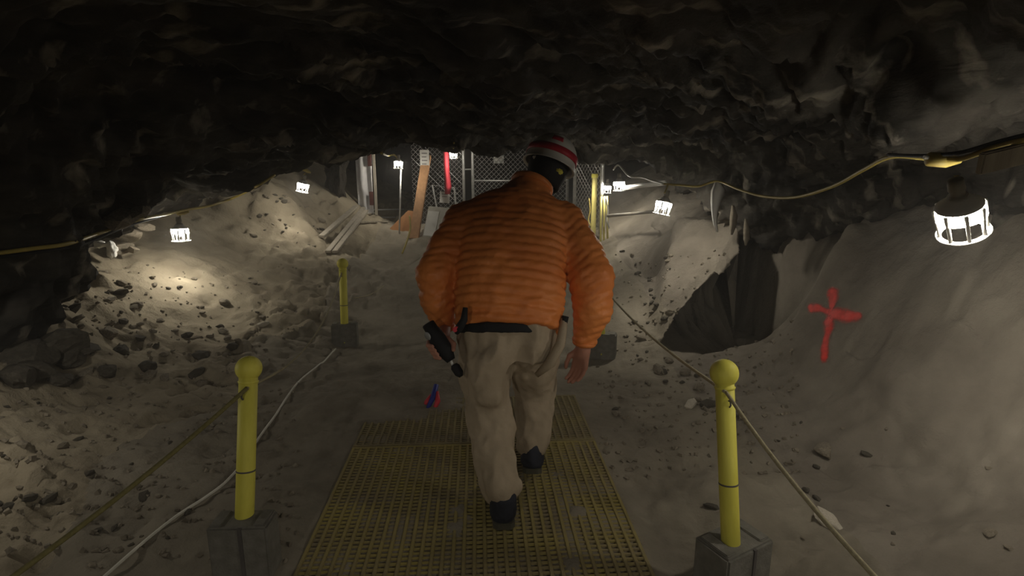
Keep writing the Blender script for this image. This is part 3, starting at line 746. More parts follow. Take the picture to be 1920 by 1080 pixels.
g_ = fence_panel('chain_link_gate', fm0, fm1, 1.6, 'chain link gate behind the person with a white sign', 'gate', (0, 1), True)
MB().tube([(-.15, 0, .98), (0, 0, .98)], .012, 6).build('gate_latch', M['steel'], g_)
r0 = ray_point(1076, 425, 7.7); r1 = ray_point(1126, 425, 7.1); r0.z = r1.z = .64
fence_panel('chain_link_fence', r0, r1, 1.3, 'bright chain link fence panel right of the person\'s helmet', 'fence', (0, 1), False)
def on_ground(px, py):
    o = Vector((0, 0, CAM_Z)); h = BVG.ray_cast(o, (ray_point(px, py, 5)-o).normalized()); return h[0]
# sheeting
sp = on_ground(690, 396); sp.z -= .05
t = empty('hanging_sheet', sp, 'grey white sheeting hung on a pale batten left of the far lamp pole', 'sheeting')
gx, gzv = np.meshgrid(np.linspace(-.16, .10, 24), np.linspace(0, 1.10, 50), indexing='ij')
taper = 1-.16*(1-gzv/1.1)
rag = .03*vnoise(gx*60, gx*0, gx*0)*(gzv > 1.07)
Vs = np.stack([gx*taper, .02*np.sin(gx*40+gzv*2)+.012*fbm(gx*9, gzv*4, gx*0, 3), gzv+rag], -1).reshape(-1, 3)
Is = np.arange(gx.size).reshape(gx.shape)
so = from_np('sheet', Vs, np.stack([Is[:-1, :-1], Is[1:, :-1], Is[1:, 1:], Is[:-1, 1:]], -1).reshape(-1, 4), M['sheet'], t)
sm = so.modifiers.new('thick', 'SOLIDIFY'); sm.thickness = .006
MB().box((.125, .01, .53), (.035, .03, 1.08)).build('batten', M['wood_grey'], t)
for z, h_ in ((.82, .22), (.24, .20)):
    p = MB().box((.07, -.03, z), (.06, .012, h_), bevel=.004).build('maroon_patch', M['maroon'], t); p['label'] = 'dark maroon patch'
# thin pole under the lamp
a = ray_point(752, 318, 7.62); b = ray_point(747, 405, 7.62)
bz = gz(b.x, b.y)
tag(MB().tube([(b.x, b.y, bz-.02), a], .012, 8).build('steel_pole', M['steel'], None, True), 'thin steel pole holding up a lamp by the sheeting', 'pole')
# leaning brown post with sign
a = ray_point(800, 292, 8.15); b2 = on_ground(776, 446); b2.z -= .02
lp = empty('leaning_post', b2, 'brown timber post leaning beside the fence with a white sign on top', 'post')
d = a-b2; q = Vector((0, 0, 1)).rotation_difference(d.normalized()).to_matrix()
MB().box(d/2, (.135, .05, d.length), q, .006).build('timber', M['wood'], lp)
def sign(name, px, py, d, w_, h_, label, lines=3, rz=0, tilt=0):
    t = empty(name, ray_point(px, py, d), label, 'sign', rot=(0, tilt, rz))
    MB().box((0, 0, 0), (w_, .008, h_), bevel=.002).build('sheet', M['paper'], t)
    mb = MB()
    for i in range(lines):
        zz = h_*(.28-.22*i); ww = w_*(.62-.1*(i % 2))
        mb.box((-.04*w_*(i % 2), -.0048, zz), (ww, .001, h_*.05))
    tag(mb.build('print', M['ink'], t), kind='stuff')
    return t
sign('paper_sign', 796, 296, 8.02, .135, .235, 'white sign on the leaning brown post, three faint printed lines', 4)
sign('paper_sign', 834, 370, 8.4, .155, .175, 'white square notice hanging under the red ribbon', 2, 0, .06)
sign('paper_sign', 935, 297, 8.75, .17, .16, 'white notice fixed on the gate left of the helmet', 2)
tag(ribbon('red_ribbon', [(ray_point(x_, y_, 8.25), w_) for x_, y_, w_ in ((835, 255, .07), (836, 290, .09), (838, 325, .085), (840, 350, .11), (839, 364, .08))], 0, .008, M['red_tape']), 'red ribbon hanging in front of the fence above a notice', 'ribbon')
# grey frame seen through the fence
t = empty('bent_rack', ray_point(818, 400, 8.6), 'grey bent metal rack standing behind the square notice', 'frame')
t.location.z = gz(t.location.x, t.location.y)-.02
MB().tube([(.06, 0, 0), (-.05, 0, .62), (.30, 0, .58), (.33, 0, 0)], .016, 8).build('frame_tube', M['steel'], t)
# orange board and grey slab box
ob = on_ground(752, 432)
t = empty('orange_board', ob, 'orange brown triangular board lying against the leaning post', 'board')
bm = bmesh.new(); tri = [(-.20, -.03, -.01), (.17, -.02, -.03), (.19, .1, .27), (.09, .1, .28)]
A = [bm.verts.new(v) for v in tri]; B = [bm.verts.new(Vector(v)+Vector((0, .03, 0))) for v in tri]
bm.faces.new(A); bm.faces.new(B[::-1])
for k in range(4): bm.faces.new((A[k], B[k], B[(k+1) % 4], A[(k+1) % 4]))
bmesh.ops.recalc_face_normals(bm, faces=bm.faces); me = bpy.data.meshes.new('board'); bm.to_mesh(me); bm.free(); link('board', me, M['plywood'], t)
gb = on_ground(816, 444); gb.z -= .02
t = empty('grey_slab', gb, 'pale grey slab box tipped back behind the person\'s left shoulder', 'slab', rot=(-.38, .06, -.32))
MB().box((0, 0, .21), (.34, .13, .46), bevel=.008).build('slab_body', M['concrete_pale'], t)
p = MB().box((-.07, -.0665, .19), (.17, .004, .36)).build('lamplit_patch', M['paper'], t); p['label'] = 'lighter patch painted in for lamplight'  # lamplight on the slab front, put in as a paler panel
# planks and rods on the ground at the left
def lay(name, a, b, w_, h_, m, label, cat, lift=0.035, group=None):
    A = on_ground(*a[:2]); B = on_ground(*b[:2])
    for q_ in (A, B): q_.z += lift
    d = B-A
    rot = d.to_track_quat('Y', 'Z').to_matrix()
    t = empty(name, A.lerp(B, .5), label, cat, group)
    MB().box((0, 0, 0), (w_, d.length, h_), rot, .004).build('board' if h_ < w_ else 'rod', m, t)
    return t
def lay_g(name, a, b, *args, **kw):
    return lay(name, a, b, *args, **kw)
lay('plank', (668, 391, 7.2), (603, 449, 6.3), .075, .03, M['wood_grey'], 'weathered plank farthest left of the three, lying toward the mound', 'plank')
lay('plank', (682, 394, 7.0), (615, 478, 5.9), .065, .03, M['wood_grey'], 'weathered middle plank of the three lying on the dirt', 'plank')
lay('plank', (687, 400, 6.9), (628, 478, 5.85), .065, .03, M['wood_grey'], 'weathered plank of the three nearest the person', 'plank')
lay('metal_rod', (690, 398, 7.5), (757, 396, 7.4), .022, .022, M['steel'], 'topmost pale rod lying in front of the lamp pole', 'rod')
lay('metal_rod', (678, 404, 7.35), (704, 403, 7.35), .02, .02, M['steel'], 'short pale rod under the topmost one', 'rod')
lay('metal_rod', (672, 413, 7.1), (742, 411, 7.1), .02, .02, M['steel'], 'pale rod third from the top beside the planks', 'rod')
lay('metal_rod', (676, 421, 6.95), (728, 420, 6.95), .024, .024, M['wood_grey'], 'lowest wooden rod beside the planks', 'rod')
# right cluster: yellow post, poles, pipe
yp = ray_point(1112, 425, 7.2); yz = gz(yp.x, yp.y)
t = empty('olive_post', (yp.x, yp.y, yz-.03), 'olive yellow square post before the right fence panel', 'post')
hh = ray_point(1111, 328, 6.95).z-yz
MB().box((0, 0, hh/2), (.07, .05, hh), None, .005).build('post_body', M['yellow_pale'], t)
MB().box((0, 0, hh+.02), (.085, .06, .05), None, .005).build('post_cap', M['yellow'], t)
for k, (px, lab) in enumerate(((1127, 'left of the three pale poles under a lamp'), (1133, 'middle of the three pale poles under a lamp'), (1138, 'right of the three pale poles under a lamp'))):
    a = ray_point(px, 368, 6.9); b = ray_point(px+(2 if k == 2 else 0), 425, 6.9); b.z = gz(b.x, b.y)-.02
    tag(MB().tube([b, a], .014, 8).build('pale_pole', M['yellow_pale'], None, True), lab, 'pole')
cord([(1104, 372, 7.0), (1106, 395, 7.0), (1103, 412, 7.0), (1108, 425, 6.95)], .010, M['cord_yellow'], 'thin yellow cord hanging left of the olive post')
cord([(1136, 372, 6.85), (1140, 395, 6.8), (1138, 412, 6.8), (1142, 428, 6.75)], .010, M['cord_white'], 'pale cord hanging right of the pale poles')
tag(MB().tube([ray_point(1168, 353, 5.9), ray_point(1206, 347, 5.5), ray_point(1246, 343, 5.1)], .026, 10).build('pale_pipe', M['white_plastic'], None, True), 'pale horizontal pipe running right from the fence lamps', 'pipe')
tag(MB().tube([ray_point(1140, 405, 6.6), ray_point(1232, 396, 5.6)], .018, 8).build('dark_pipe', M['socket'], None, True), 'dark pipe running low behind the right lamps', 'pipe')
# blue and red clip lying on the dirt
cp = ray_point(812, 735, 3.17); cpz = gz(cp.x, cp.y)
t = empty('ribbon_clip', (cp.x, cp.y, cpz+.006), 'small blue and red clip lying on the dirt left of the person', 'clip', rot=(.7, 0, .1))
t.scale = (1.5, 1.5, 1.5); t.location.z += .03
MB().tube([(.012, .05, .012), (0, 0, .006), (-.022, -.05, .004)], [.010, .012, .007], 8).build('blue_jaw', M['blue'], t, True)
MB().tube([(.016, .02, .01), (.018, -.02, .006), (.008, -.045, .004)], [.007, .011, .008], 8).build('red_jaw', M['red_tape'], t, True)
MB().tube([(-.008, .01, .008), (-.026, -.02, .006), (-.03, -.03, .004)], [.005, .009, .006], 8).build('red_jaw', M['red_tape'], t, True)

# ------------------------------------------------------------------ the person
def surface_nets(F, org, h):
    Sg = F < 0
    nx, ny, nz = F.shape
    c = [(0, 0, 0), (1, 0, 0), (0, 1, 0), (1, 1, 0), (0, 0, 1), (1, 0, 1), (0, 1, 1), (1, 1, 1)]
    cnt = np.zeros((nx-1, ny-1, nz-1), np.int8)
    for a, b, d in c: cnt += Sg[a:nx-1+a, b:ny-1+b, d:nz-1+d]
    act = (cnt > 0) & (cnt < 8)
    ii, jj, kk = np.nonzero(act)
    idx = -np.ones(act.shape, np.int64); idx[ii, jj, kk] = np.arange(len(ii))
    val = np.stack([F[ii+a, jj+b, kk+d] for a, b, d in c], 1)
    P = np.zeros((len(ii), 3)); W = np.zeros(len(ii))
    for e0 in range(8):
        for e1 in range(e0+1, 8):
            if sum(abs(np.array(c[e0])-np.array(c[e1]))) != 1: continue
            a, b = val[:, e0], val[:, e1]; m = (a < 0) != (b < 0)
            t = np.where(m, a/np.where(a == b, 1, a-b), 0)[:, None]
            P += np.where(m[:, None], np.array(c[e0])+t*(np.array(c[e1])-np.array(c[e0])), 0); W += m
    P = P/W[:, None]+np.stack([ii, jj, kk], 1)
    V = np.array(org)+P*h
    Fq = []
    for ax in range(3):
        sl0 = [slice(None)]*3; sl1 = [slice(None)]*3; sl0[ax] = slice(0, -1); sl1[ax] = slice(1, None)
        A, B = Sg[tuple(sl0)], Sg[tuple(sl1)]
        i, j, k = np.nonzero(A != B)
        fl = A[i, j, k]
        o1, o2 = [(1, 2), (2, 0), (0, 1)][ax]
        def cell(d1, d2):
            p = [i, j, k]; p[o1] = p[o1]-d1; p[o2] = p[o2]-d2
            return idx[p[0], p[1], p[2]]
        ok = np.ones(len(i), bool)
        for o_ in (o1, o2):
            p = [i, j, k][o_]; ok &= (p > 0) & (p < F.shape[o_]-1)
        i, j, k, fl = i[ok], j[ok], k[ok], fl[ok]
        q = np.stack([cell(1, 1), cell(0, 1), cell(0, 0), cell(1, 0)], 1)
        Fq.append(np.where(fl[:, None], q, q[:, ::-1]))
    return V, np.concatenate(Fq)
class Field:
    def __init__(s, lo, hi, h):
        s.lo = np.array(lo, float); s.h = h
        n = np.ceil((np.array(hi)-s.lo)/h).astype(int)+1
        s.F = np.full(n, .5, np.float32); s.n = n
    def window(s, lo, hi):
        a = np.maximum(((np.array(lo)-s.lo)/s.h).astype(int), 0); b = np.minimum(((np.array(hi)-s.lo)/s.h).astype(int)+2, s.n)
        ax = [s.lo[k]+s.h*np.arange(a[k], b[k]) for k in range(3)]
        return tuple(slice(a[k], b[k]) for k in range(3)), np.meshgrid(*ax, indexing='ij')
    def merge(s, sl, d, k):
        f = s.F[sl]
        if k > 0:
            hh = np.clip(.5+.5*(f-d)/k, 0, 1)
            s.F[sl] = f*(1-hh)+d*hh-k*hh*(1-hh)
        else: s.F[sl] = np.minimum(f, d)
    def cap(s, a, b, ra, rb, k=.02, quilt=0, pitch=.036, flat=None):
        a, b = np.array(a, float), np.array(b, float); R = max(ra, rb)+k+.02
        sl, (x, y, z) = s.window(np.minimum(a, b)-R, np.maximum(a, b)+R)
        ba = b-a; L2 = ba.dot(ba)
        t = ((x-a[0])*ba[0]+(y-a[1])*ba[1]+(z-a[2])*ba[2])/L2
        tc = np.clip(t, 0, 1)
        dx, dy, dz = x-a[0]-tc*ba[0], y-a[1]-tc*ba[1], z-a[2]-tc*ba[2]
        d = np.sqrt(dx*dx+dy*dy+dz*dz)-(ra+(rb-ra)*tc)
        if quilt: d = d-quilt*(np.abs(np.sin(math.pi*(t*math.sqrt(L2)+.25*dx+.01*np.sin(dx*30))/pitch))-.5)
        s.merge(sl, d, k)
    def chain(s, pts, rad, k=.02, **kw):
        for i in range(len(pts)-1): s.cap(pts[i], pts[i+1], rad[i], rad[i+1], k, **kw)
    def ell(s, c, r, k=.02, rot=None):
        c = np.array(c, float); R = max(r)+k+.02
        sl, (x, y, z) = s.window(c-R, c+R)
        p = np.stack([x-c[0], y-c[1], z-c[2]], -1)
        if rot is not None: p = p @ np.array(rot)          # rows: world to local
        q = np.sqrt(((p/np.array(r))**2).sum(-1))
        g = np.sqrt(((p/np.array(r)**2)**2).sum(-1))+1e-6
        s.merge(sl, (q*(q-1)/g).astype(np.float32), k)
    def sections(s, rows, k=.03, quilt=0, pitch=.038, flat_lo=True):
        """elliptic tube: rows of (x, y, z, half width, half depth); depth is measured square to the spine"""
        R = np.array(rows, float); p0, p1 = R[0, :3], R[-1, :3]
        ax = (p1-p0)/np.linalg.norm(p1-p0)
        sv = (R[:, :3]-p0) @ ax
        lat = np.array((1., 0, 0)); lat -= ax*ax.dot(lat); lat /= np.linalg.norm(lat); dep = np.cross(ax, lat)
        cl = (R[:, :3]-p0) @ lat; cd = (R[:, :3]-p0) @ dep
        m = R[:, 3:].max()+.1
        sl, (x, y, z) = s.window(R[:, :3].min(0)-m, R[:, :3].max(0)+m)
        X_ = np.stack([x-p0[0], y-p0[1], z-p0[2]], -1)
        ss = X_ @ ax; sc = np.clip(ss, sv[0], sv[-1])
        a = X_ @ lat-np.interp(sc, sv, cl); b = X_ @ dep-np.interp(sc, sv, cd)
        ra, rb = np.interp(sc, sv, R[:, 3]), np.interp(sc, sv, R[:, 4])
        q = (np.abs(a/ra)**2.4+np.abs(b/rb)**2.4)**(1/2.4)
        d = (q-1)*np.minimum(ra, rb)
        if quilt:
            w_ = ss+.004*np.sin(a*9+1)+.008*np.sin(a*4)
            d = d-quilt*(np.abs(np.sin(math.pi*w_/pitch))-.5)
        over = np.maximum(sv[0]-ss, ss-sv[-1])
        d = np.where(over > 0, np.sqrt(np.maximum(d, 0)**2+over**2)*(1)+np.minimum(d, 0)*0, np.maximum(d, over) if flat_lo else d)
        s.merge(sl, d.astype(np.float32), k)
    def mesh(s, name, m, parent, wr=0, ws=14, seed=0, stretch=(1, 1, 1), wr2=0, ws2=40):
        V, Fq = surface_nets(s.F, s.lo, s.h)
        o = from_np(name, V, Fq, m, parent)
        if wr or wr2:
            me = o.data; nn = np.zeros(len(V)*3, np.float32); me.vertices.foreach_get('normal', nn); nn = nn.reshape(-1, 3)
            st = np.array(stretch)
            f = wr*(1-2*np.abs(fbm(V[:, 0]*ws*st[0], V[:, 1]*ws*st[1], V[:, 2]*ws*st[2]+seed, 3, .5)))
            if wr2: f = f+wr2*fbm(V[:, 0]*ws2, V[:, 1]*ws2, V[:, 2]*ws2+seed, 2)
            me.vertices.foreach_set('co', (V+nn*f[:, None]).astype(np.float32).ravel()); me.update()
        return o
person = empty('person', (-.02, 2.0, 0), 'stooping person seen from behind in orange quilted jacket, khaki trousers and white helmet', 'person')
PO = Vector((-.02, 2.0, 0))
def rel(o): o.location = -PO; return o

# joints
HIP = (-.02, 2.13, .71)
LH, LK, LA = (-.10, 2.12, .66), (-.088, 2.02, .385), (-.040, 1.87, .10)
RH, RK, RA = (.075, 2.13, .66), (.105, 2.27, .40), (.088, 2.17, .13)
SHL, ELL, WRL = (-.205, 2.37, 1.125), (-.318, 2.20, .925), (-.290, 2.22, .70)
SHR, ELR, WRR = (.225, 2.38, 1.125), (.335, 2.20, .905), (.305, 2.18, .615)
NECK = (.095, 2.47, 1.27)
HEAD = Vector((.168, 2.56, 1.365))
HR = (Matrix.Rotation(math.radians(20), 3, 'Y') @ Matrix.Rotation(math.radians(-14), 3, 'X'))
def hl(v): return HEAD+HR @ Vector(v)

# jacket
F = Field((-.50, 1.88, .52), (.52, 2.72, 1.42), .0065)
F.sections([(-.012, 2.095, .706, .216, .150), (-.012, 2.13, .80, .222, .155), (-.005, 2.20, .92, .228, .155), (.005, 2.28, 1.04, .228, .15), (.014, 2.35, 1.14, .208, .135), (.012, 2.40, 1.21, .16, .11)], .02, .0065, .037)
F.chain([(.02, 2.36, 1.16), SHL], [.10, .088], .05)
F.chain([(.03, 2.37, 1.16), SHR], [.10, .090], .05)
F.cap((.03, 2.38, 1.17), (.085, 2.45, 1.255), .115, .085, .05)
F.cap((-.04, 2.36, 1.17), (.06, 2.43, 1.235), .09, .085, .05)
F.chain([SHL, (-.27, 2.28, 1.02), ELL, (-.312, 2.20, .82), (-.298, 2.215, .725)], [.090, .085, .078, .070, .052], .02, quilt=.006)
F.chain([SHR, (.29, 2.29, 1.01), ELR, (.338, 2.18, .78), (.312, 2.18, .66)], [.092, .092, .090, .078, .052], .02, quilt=.006)
jk = rel(F.mesh('jacket', M['orange'], person, .0035, 9, 3, (1, 1, 2.0), .0018, 30))
col = MB()
pts = []
nd = (Vector(hl((0, 0, -.05)))-Vector(NECK)).normalized()
ring = [Vector(NECK)+Vector((.082*math.cos(a), .085*math.sin(a), 0)) for a in np.linspace(0, 2*math.pi, 28, endpoint=False)]
qn = Vector((0, 0, 1)).rotation_difference(Vector((.35, .55, .8)).normalized())
ring = [Vector((.09, 2.462, 1.285))+qn @ (Vector((.084*math.cos(a), .084*math.sin(a), 0))) for a in np.linspace(0, 2*math.pi, 28, endpoint=False)]
rel(col.tube(ring, .017, 8, closed=True).build('collar', M['orange'], person, True))
# hem piping and the dark layer under it
F = Field((-.28, 1.9, .62), (.25, 2.36, .82), .007)
F.sections([(-.045, 2.095, .704, .170, .1425), (-.045, 2.105, .738, .168, .139)], .01)
us = rel(F.mesh('undershirt', M['black'], person, .003, 12)); us['label'] = 'black layer showing under the jacket hem'
# trousers
F = Field((-.28, 1.76, .03), (.28, 2.42, .80), .0065)
F.sections([(-.01, 2.125, .60, .17, .13), (-.015, 2.125, .68, .195, .142), (-.02, 2.12, .765, .192, .138)], .03)
F.chain([LH, (-.10, 2.09, .53), LK, (-.066, 1.955, .25), (-.045, 1.895, .145)], [.108, .105, .086, .080, .074], .03)
F.chain([RH, (.09, 2.20, .54), RK, (.10, 2.24, .29), (.09, 2.19, .185)], [.100, .098, .082, .076, .072], .03)
F.cap((-.085, 1.97, .50), (-.09, 2.0, .62), .06, .08, .04)
rel(F.mesh('trousers', M['khaki'], person, .013, 5.5, 8, (1.4, 1.4, .8), .003, 26))
# flapping pocket strap at the right hip and the red-tagged strap at the left of the hem
st = MB().tube([(.205, 2.05, .77), (.20, 2.02, .735), (.19, 2.01, .68), (.15, 2.01, .60), (.10, 2.03, .545)], [.016, .017, .02, .022, .012], 8).build('side_strap', M['khaki'], person, True); rel(st)
st = MB().tube([(.212, 2.045, .785), (.205, 2.04, .755)], .014, 8).build('strap_end', M['black'], person, True); rel(st); st['label'] = 'black strap end at the right hip'
st = MB().tube([(-.175, 1.945, .845), (-.18, 1.935, .80), (-.20, 1.938, .765), (-.21, 1.95, .745)], [.009, .014, .016, .010], 8).build('belt_strap', M['black'], person, True); rel(st)
tg = MB().box((-.205, 1.928, .768), (.038, .006, .018), Matrix.Rotation(-.5, 3, 'Y'), .003).build('red_tag', M['red_tape'], person); rel(tg); tg['label'] = 'red tag'

# body: one continuous figure inside the clothes, bare at the head and hands
F = Field((-.46, 1.80, .0), (.46, 2.74, 1.52), .005)
F.sections([(-.02, 2.12, .66, .15, .10), (-.01, 2.16, .80, .145, .095), (.005, 2.26, 1.0, .165, .10), (.02, 2.36, 1.15, .14, .09)], .03)
F.chain([(.02, 2.36, 1.15), SHL, ELL, WRL], [.07, .055, .042, .029], .02)
F.chain([(.03, 2.36, 1.15), SHR, ELR, WRR], [.07, .055, .042, .029], .02)
F.chain([LH, LK, LA, (-.045, 1.90, .05)], [.08, .055, .038, .036], .02)
F.chain([RH, RK, RA, (.088, 2.17, .07)], [.08, .055, .038, .036], .02)
F.chain([(.035, 2.38, 1.18), NECK, hl((0, -.01, -.05))], [.075, .055, .056], .03)
F.ell(hl((0, 0, .015)), (.074, .095, .105), .02, HR); F.ell(hl((0, .035, -.06)), (.052, .055, .05), .03, HR)
F.cap(hl((0, .090, .0)), hl((0, .108, -.028)), .009, .014, .012)
for sx in (-1, 1):
    F.ell(hl((sx*.077, -.008, -.015)), (.009, .018, .03), .006, HR)
    F.cap(hl((sx*.012, .086, .014)), hl((sx*.045, .074, .014)), .012, .010, .012)
F.cap(hl((-.022, .084, -.056)), hl((.022, .084, -.056)), .007, .007, .006); F.cap(hl((-.018, .083, -.068)), hl((.018, .083, -.068)), .007, .007, .005)
# right hand, hanging open, fingers curling toward the leg
wr = Vector(WRR)
def hand(wr, dirv, side, thumb_dir, lens=(.070, .080, .076, .060), curl=.5, cdir=None):
    dirv = dirv.normalized(); side = (side-dirv*side.dot(dirv)).normalized(); nrm = cdir
    kn = wr+dirv*.085
    F.cap(wr, wr+dirv*.035, .029, .026, .012)
    for k in range(4):
        o = side*(.028-.0185*k)
        F.cap(wr+dirv*.02+o*.6, kn+o, .017, .0125, .014)
        a = kn+o; d = dirv.copy()
        for sgm, fr in enumerate((.45, .32, .25)):
            d = (d+nrm*curl*(.45+.25*sgm)).normalized()
            b = a+d*lens[k]*fr*1.08
            F.cap(a, b, .0098-.0009*sgm, .0090-.0009*sgm, .004); a = b
    t0 = wr+dirv*.025+side*.022; t1 = t0+(thumb_dir*.8+dirv*.5).normalized()*.042; t2 = t1+(thumb_dir*.25+dirv).normalized()*.034; t3 = t2+dirv*.022
    F.cap(t0, t1, .015, .0115, .010); F.cap(t1, t2, .011, .0095, .005); F.cap(t2, t3, .0092, .008, .004)
hand(wr, Vector((-.16, -.02, -1)), Vector((-.75, .65, 0)), Vector((-1, .1, -.1)), curl=.42, cdir=Vector((-.8, -.1, .1)))
# left hand closed around the torch
TC0, TC1 = ray_point(802, 606, 2.13), ray_point(846, 676, 2.12)
tax = (TC1-TC0).normalized()
mid = TC0.lerp(TC1, .66)
wl = Vector(WRL)
palm = mid+Vector((-.005, .052, .012))
F.cap(wl, palm, .029, .024, .012)
for k in range(4):
    o = tax*(-.026+.0185*k)
    k0 = mid+o+Vector((-.022, .038, .002)); k1 = mid+o+Vector((-.046, .012, -.004)); k2 = mid+o+Vector((-.044, -.020, -.006)); k3 = mid+o+Vector((-.024, -.036, -.006))
    F.cap(palm+o*.7, k0, .016, .0115, .010)
    F.cap(k0, k1, .0098, .0092, .004); F.cap(k1, k2, .0092, .0088, .004); F.cap(k2, k3, .0086, .0078, .004)
t0 = palm+Vector((.018, -.01, .01)); F.cap(t0, mid+Vector((.040, .012, .012)), .0145, .011, .008); F.cap(mid+Vector((.040, .012, .012)), mid+Vector((.042, -.014, -.004)), .0108, .009, .004)
rel(F.mesh('body', M['skin'], person))
for sx in (-1, 1):
    e = MB().lathe([(1e-6, -.011), (.008, -.008), (.011, 0), (.008, .008), (1e-6, .011)], n=12).build('eye', M['eye'], person, True); e.location = hl((sx*.03, .083, -.002))-PO
# cuffs
def cuff(p, d, r, m=M['orange'], nm='cuff'):
    q = Vector((0, 0, 1)).rotation_difference(Vector(d).normalized())
    rel(MB().tube([Vector(p)+q @ Vector((r*math.cos(a), r*math.sin(a), 0)) for a in np.linspace(0, 6.283, 22, endpoint=False)], .011, 8, closed=True).build(nm, m, person, True))
cuff((.308, 2.18, .632), (-.1, 0, -1), .040); cuff((-.293, 2.217, .69), (.05, .05, -1), .040)
# shoes
def shoe(ank, heel, fdir, pitch, nm):
    f = Vector(fdir).normalized(); s_ = Vector((f.y, -f.x, 0)).normalized()
    F = Field(Vector(ank)-Vector((.2, .2, .16)), Vector(ank)+Vector((.22, .36, .16)), .006)
    h0 = Vector(heel)
    F.cap(h0+f*.035+Vector((0, 0, .05)), h0+f*.04+Vector((0, 0, .105)), .048, .052, .02)
    F.cap(h0+f*.045+Vector((0, 0, .045)), h0+f*.20+Vector((0, 0, .038+pitch*.16)), .040, .038, .03)
    F.cap(h0+f*.16+Vector((0, 0, .036+pitch*.12)), h0+f*.235+Vector((0, 0, .034+pitch*.2)), .046, .034, .02)
    o = rel(F.mesh(nm, M['shoe'], person, .002, 30))
    bm = bmesh.new(); out = []
    prof = [(-.014, .026), (.0, .042), (.06, .042), (.12, .036), (.17, .046), (.22, .044), (.26, .028), (.27, .004)]
    left = [h0+f*a+s_*b+Vector((0, 0, pitch*a)) for a, b in prof]; right = [h0+f*a-s_*b+Vector((0, 0, pitch*a)) for a, b in prof]
    lp = left+right[::-1]
    A = [bm.verts.new(p) for p in lp]; B = [bm.verts.new(p+Vector((0, 0, .024))) for p in lp]
    bm.faces.new(A[::-1]); bm.faces.new(B)
    for k in range(len(A)): bm.faces.new((A[k], A[(k+1) % len(A)], B[(k+1) % len(A)], B[k]))
    bmesh.ops.recalc_face_normals(bm, faces=bm.faces)
    me = bpy.data.meshes.new('sole'); bm.to_mesh(me); bm.free(); so = link('sole', me, M['sole'], o)
    return o
shoe(LA, (-.030, 1.825, .003), (-.12, 1, 0), 0, 'shoe')
shoe(RA, (.088, 2.125, .055), (.05, 1, 0), -.20, 'shoe')
# helmet
def local_obj(mb, name, m, parent, smooth=True):
    o = mb.build(name, m, None, smooth); o.parent = parent; return o
he = bpy.data.objects.new('helmet', None)
def dome(th, ph, k=1.0):
    return Vector((.119*k*math.cos(ph)*math.cos(th), .142*k*math.cos(ph)*math.sin(th), .115*k*math.sin(ph)))
bm = bmesh.new(); n = 40; rows = []
for j in range(0, 15):
    ph = j/14*math.pi/2
    rows.append([bm.verts.new(dome(2*math.pi*i/n, ph, 1+.018*(abs(math.cos(2*math.pi*i/n)) < .16)*math.sin(ph*2))) for i in range(n)])
low = [bm.verts.new(dome(2*math.pi*i/n, 0, 1.02)+Vector((0, 0, -.032))) for i in range(n)]
brim = [bm.verts.new(dome(2*math.pi*i/n, 0, 1.07+.14*max(0, math.sin(2*math.pi*i/n))**3)+Vector((0, 0, -.040))) for i in range(n)]
inn = [bm.verts.new(dome(2*math.pi*i/n, 0, .96)+Vector((0, 0, -.036))) for i in range(n)]
for A, B in [(inn, brim), (brim, low), (low, rows[0])]+list(zip(rows, rows[1:])):
    for i in range(n): bm.faces.new((A[i], A[(i+1) % n], B[(i+1) % n], B[i]))
bmesh.ops.remove_doubles(bm, verts=bm.verts, dist=1e-5); bmesh.ops.recalc_face_normals(bm, faces=bm.faces)
me = bpy.data.meshes.new('helmet'); bm.to_mesh(me); bm.free()
helmet = link('helmet', me, M['helmet'], person, True)
helmet.matrix_local = Matrix.Translation(hl((0, -.005, .045))-PO) @ HR.to_4x4()
def band(z0, z1, k, a0, a1, m, name, n=40):
    bm = bmesh.new(); R0, R1 = [], []
    for i in range(n+1):
        a = a0+(a1-a0)*i/n
        for R, z in ((R0, z0), (R1, z1)):
            ph = math.asin(max(-1, min(1, z/.115))) if z > 0 else 0
            p = dome(a, ph, k)
            if z <= 0: p.z = z
            R.append(bm.verts.new(p))
    for i in range(n): bm.faces.new((R0[i], R0[i+1], R1[i+1], R1[i]))
    me = bpy.data.meshes.new(name); bm.to_mesh(me); bm.free()
    o = link(name, me, m, helmet, True); md = o.modifiers.new('t', 'SOLIDIFY'); md.thickness = .002; md.offset = 1
    return o
band(-.004, .028, 1.022, 0, 2*math.pi, M['red'], 'red_stripe')['label'] = 'red stripe around the helmet'
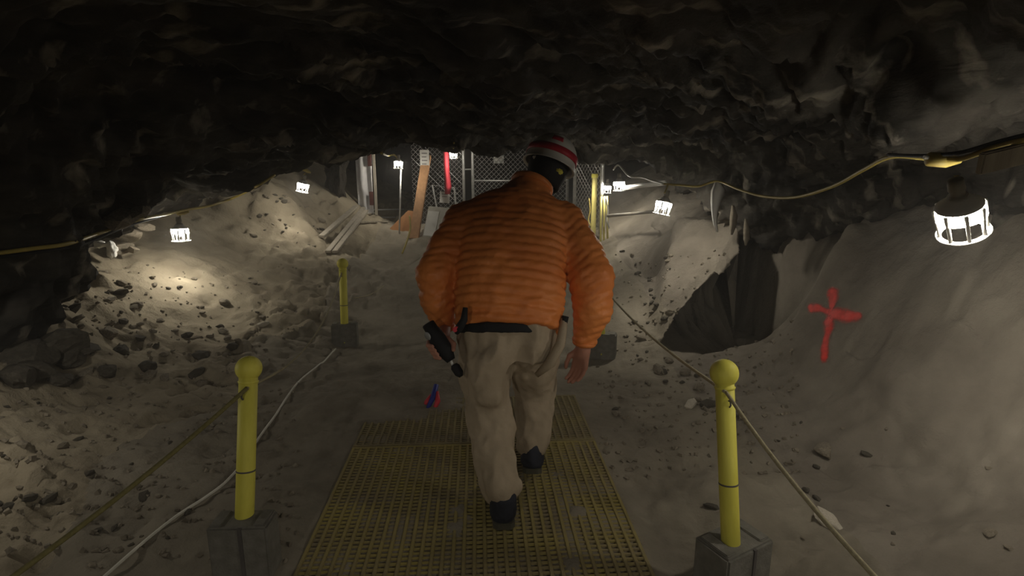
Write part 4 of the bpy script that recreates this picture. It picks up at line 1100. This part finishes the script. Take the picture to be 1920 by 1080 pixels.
band(.048, .072, 1.03, -math.pi*.60, -math.pi*.45, M['red'], 'sticker', 10)['label'] = 'small red sticker'
nw = MB(); n = 28; 
pr = [(.093, .108, .008), (.094, .110, -.03), (.090, .104, -.06), (.082, .094, -.095), (.078, .085, -.115)]
bm = nw.bm; rows = [[bm.verts.new((a*math.cos(2*math.pi*i/n), b*math.sin(2*math.pi*i/n)-(.01 if z < -.05 else 0), z)) for i in range(n)] for a, b, z in pr]
for A, B in zip(rows, rows[1:]):
    for i in range(n): bm.faces.new((A[i], A[(i+1) % n], B[(i+1) % n], B[i]))
nk = nw.build('neck_warmer', M['black'], person, True); nk.matrix_local = Matrix.Translation(hl((0, -.008, .02))-PO) @ HR.to_4x4()
md = nk.modifiers.new('t', 'SOLIDIFY'); md.thickness = .006
pt = MB().box((.045, -.097, -.045), (.042, .010, .024), Matrix.Rotation(.35, 3, 'Z'), .006).build('yellow_patch', M['yellow'], nk, True); pt['label'] = 'yellow patch on the black neck warmer'
pt = MB().box((-.078, -.06, -.012), (.018, .018, .018), None, .005).build('white_bit', M['white_plastic'], nk, True)  # small white block at the left of the neck warmer

# black torch in the left hand with a dangling clip
t = empty('black_torch', TC0, 'black handheld torch with grey lens in the person\'s left hand', 'torch')
t.rotation_euler = Vector((0, 0, 1)).rotation_difference(tax).to_euler()
LT = (TC1-TC0).length
MB().lathe([(.022, 0), (.026, .004), (.027, .03), (.031, .05), (.034, .075), (.032, LT*.75), (.024, LT*.9), (.018, LT)], n=20).build('torch_body', M['black'], t, True)
ln = MB().lathe([(1e-6, .0), (.016, .001), (.018, .004), (.014, .008)], n=16).build('lens', M['lens'], t, True)
ln.matrix_local = Matrix.Translation((-.004, -.031, .045)) @ Matrix.Rotation(math.pi/2, 4, 'X')
MB().tube([(.0, 0, LT-.005), (.004, -.002, LT+.02)], .006, 6).build('strap_link', M['white_plastic'], t, True)
MB().lathe([(.012, LT+.018), (.019, LT+.03), (.018, LT+.06), (.008, LT+.075)], n=12).build('strap_clip', M['black'], t, True)
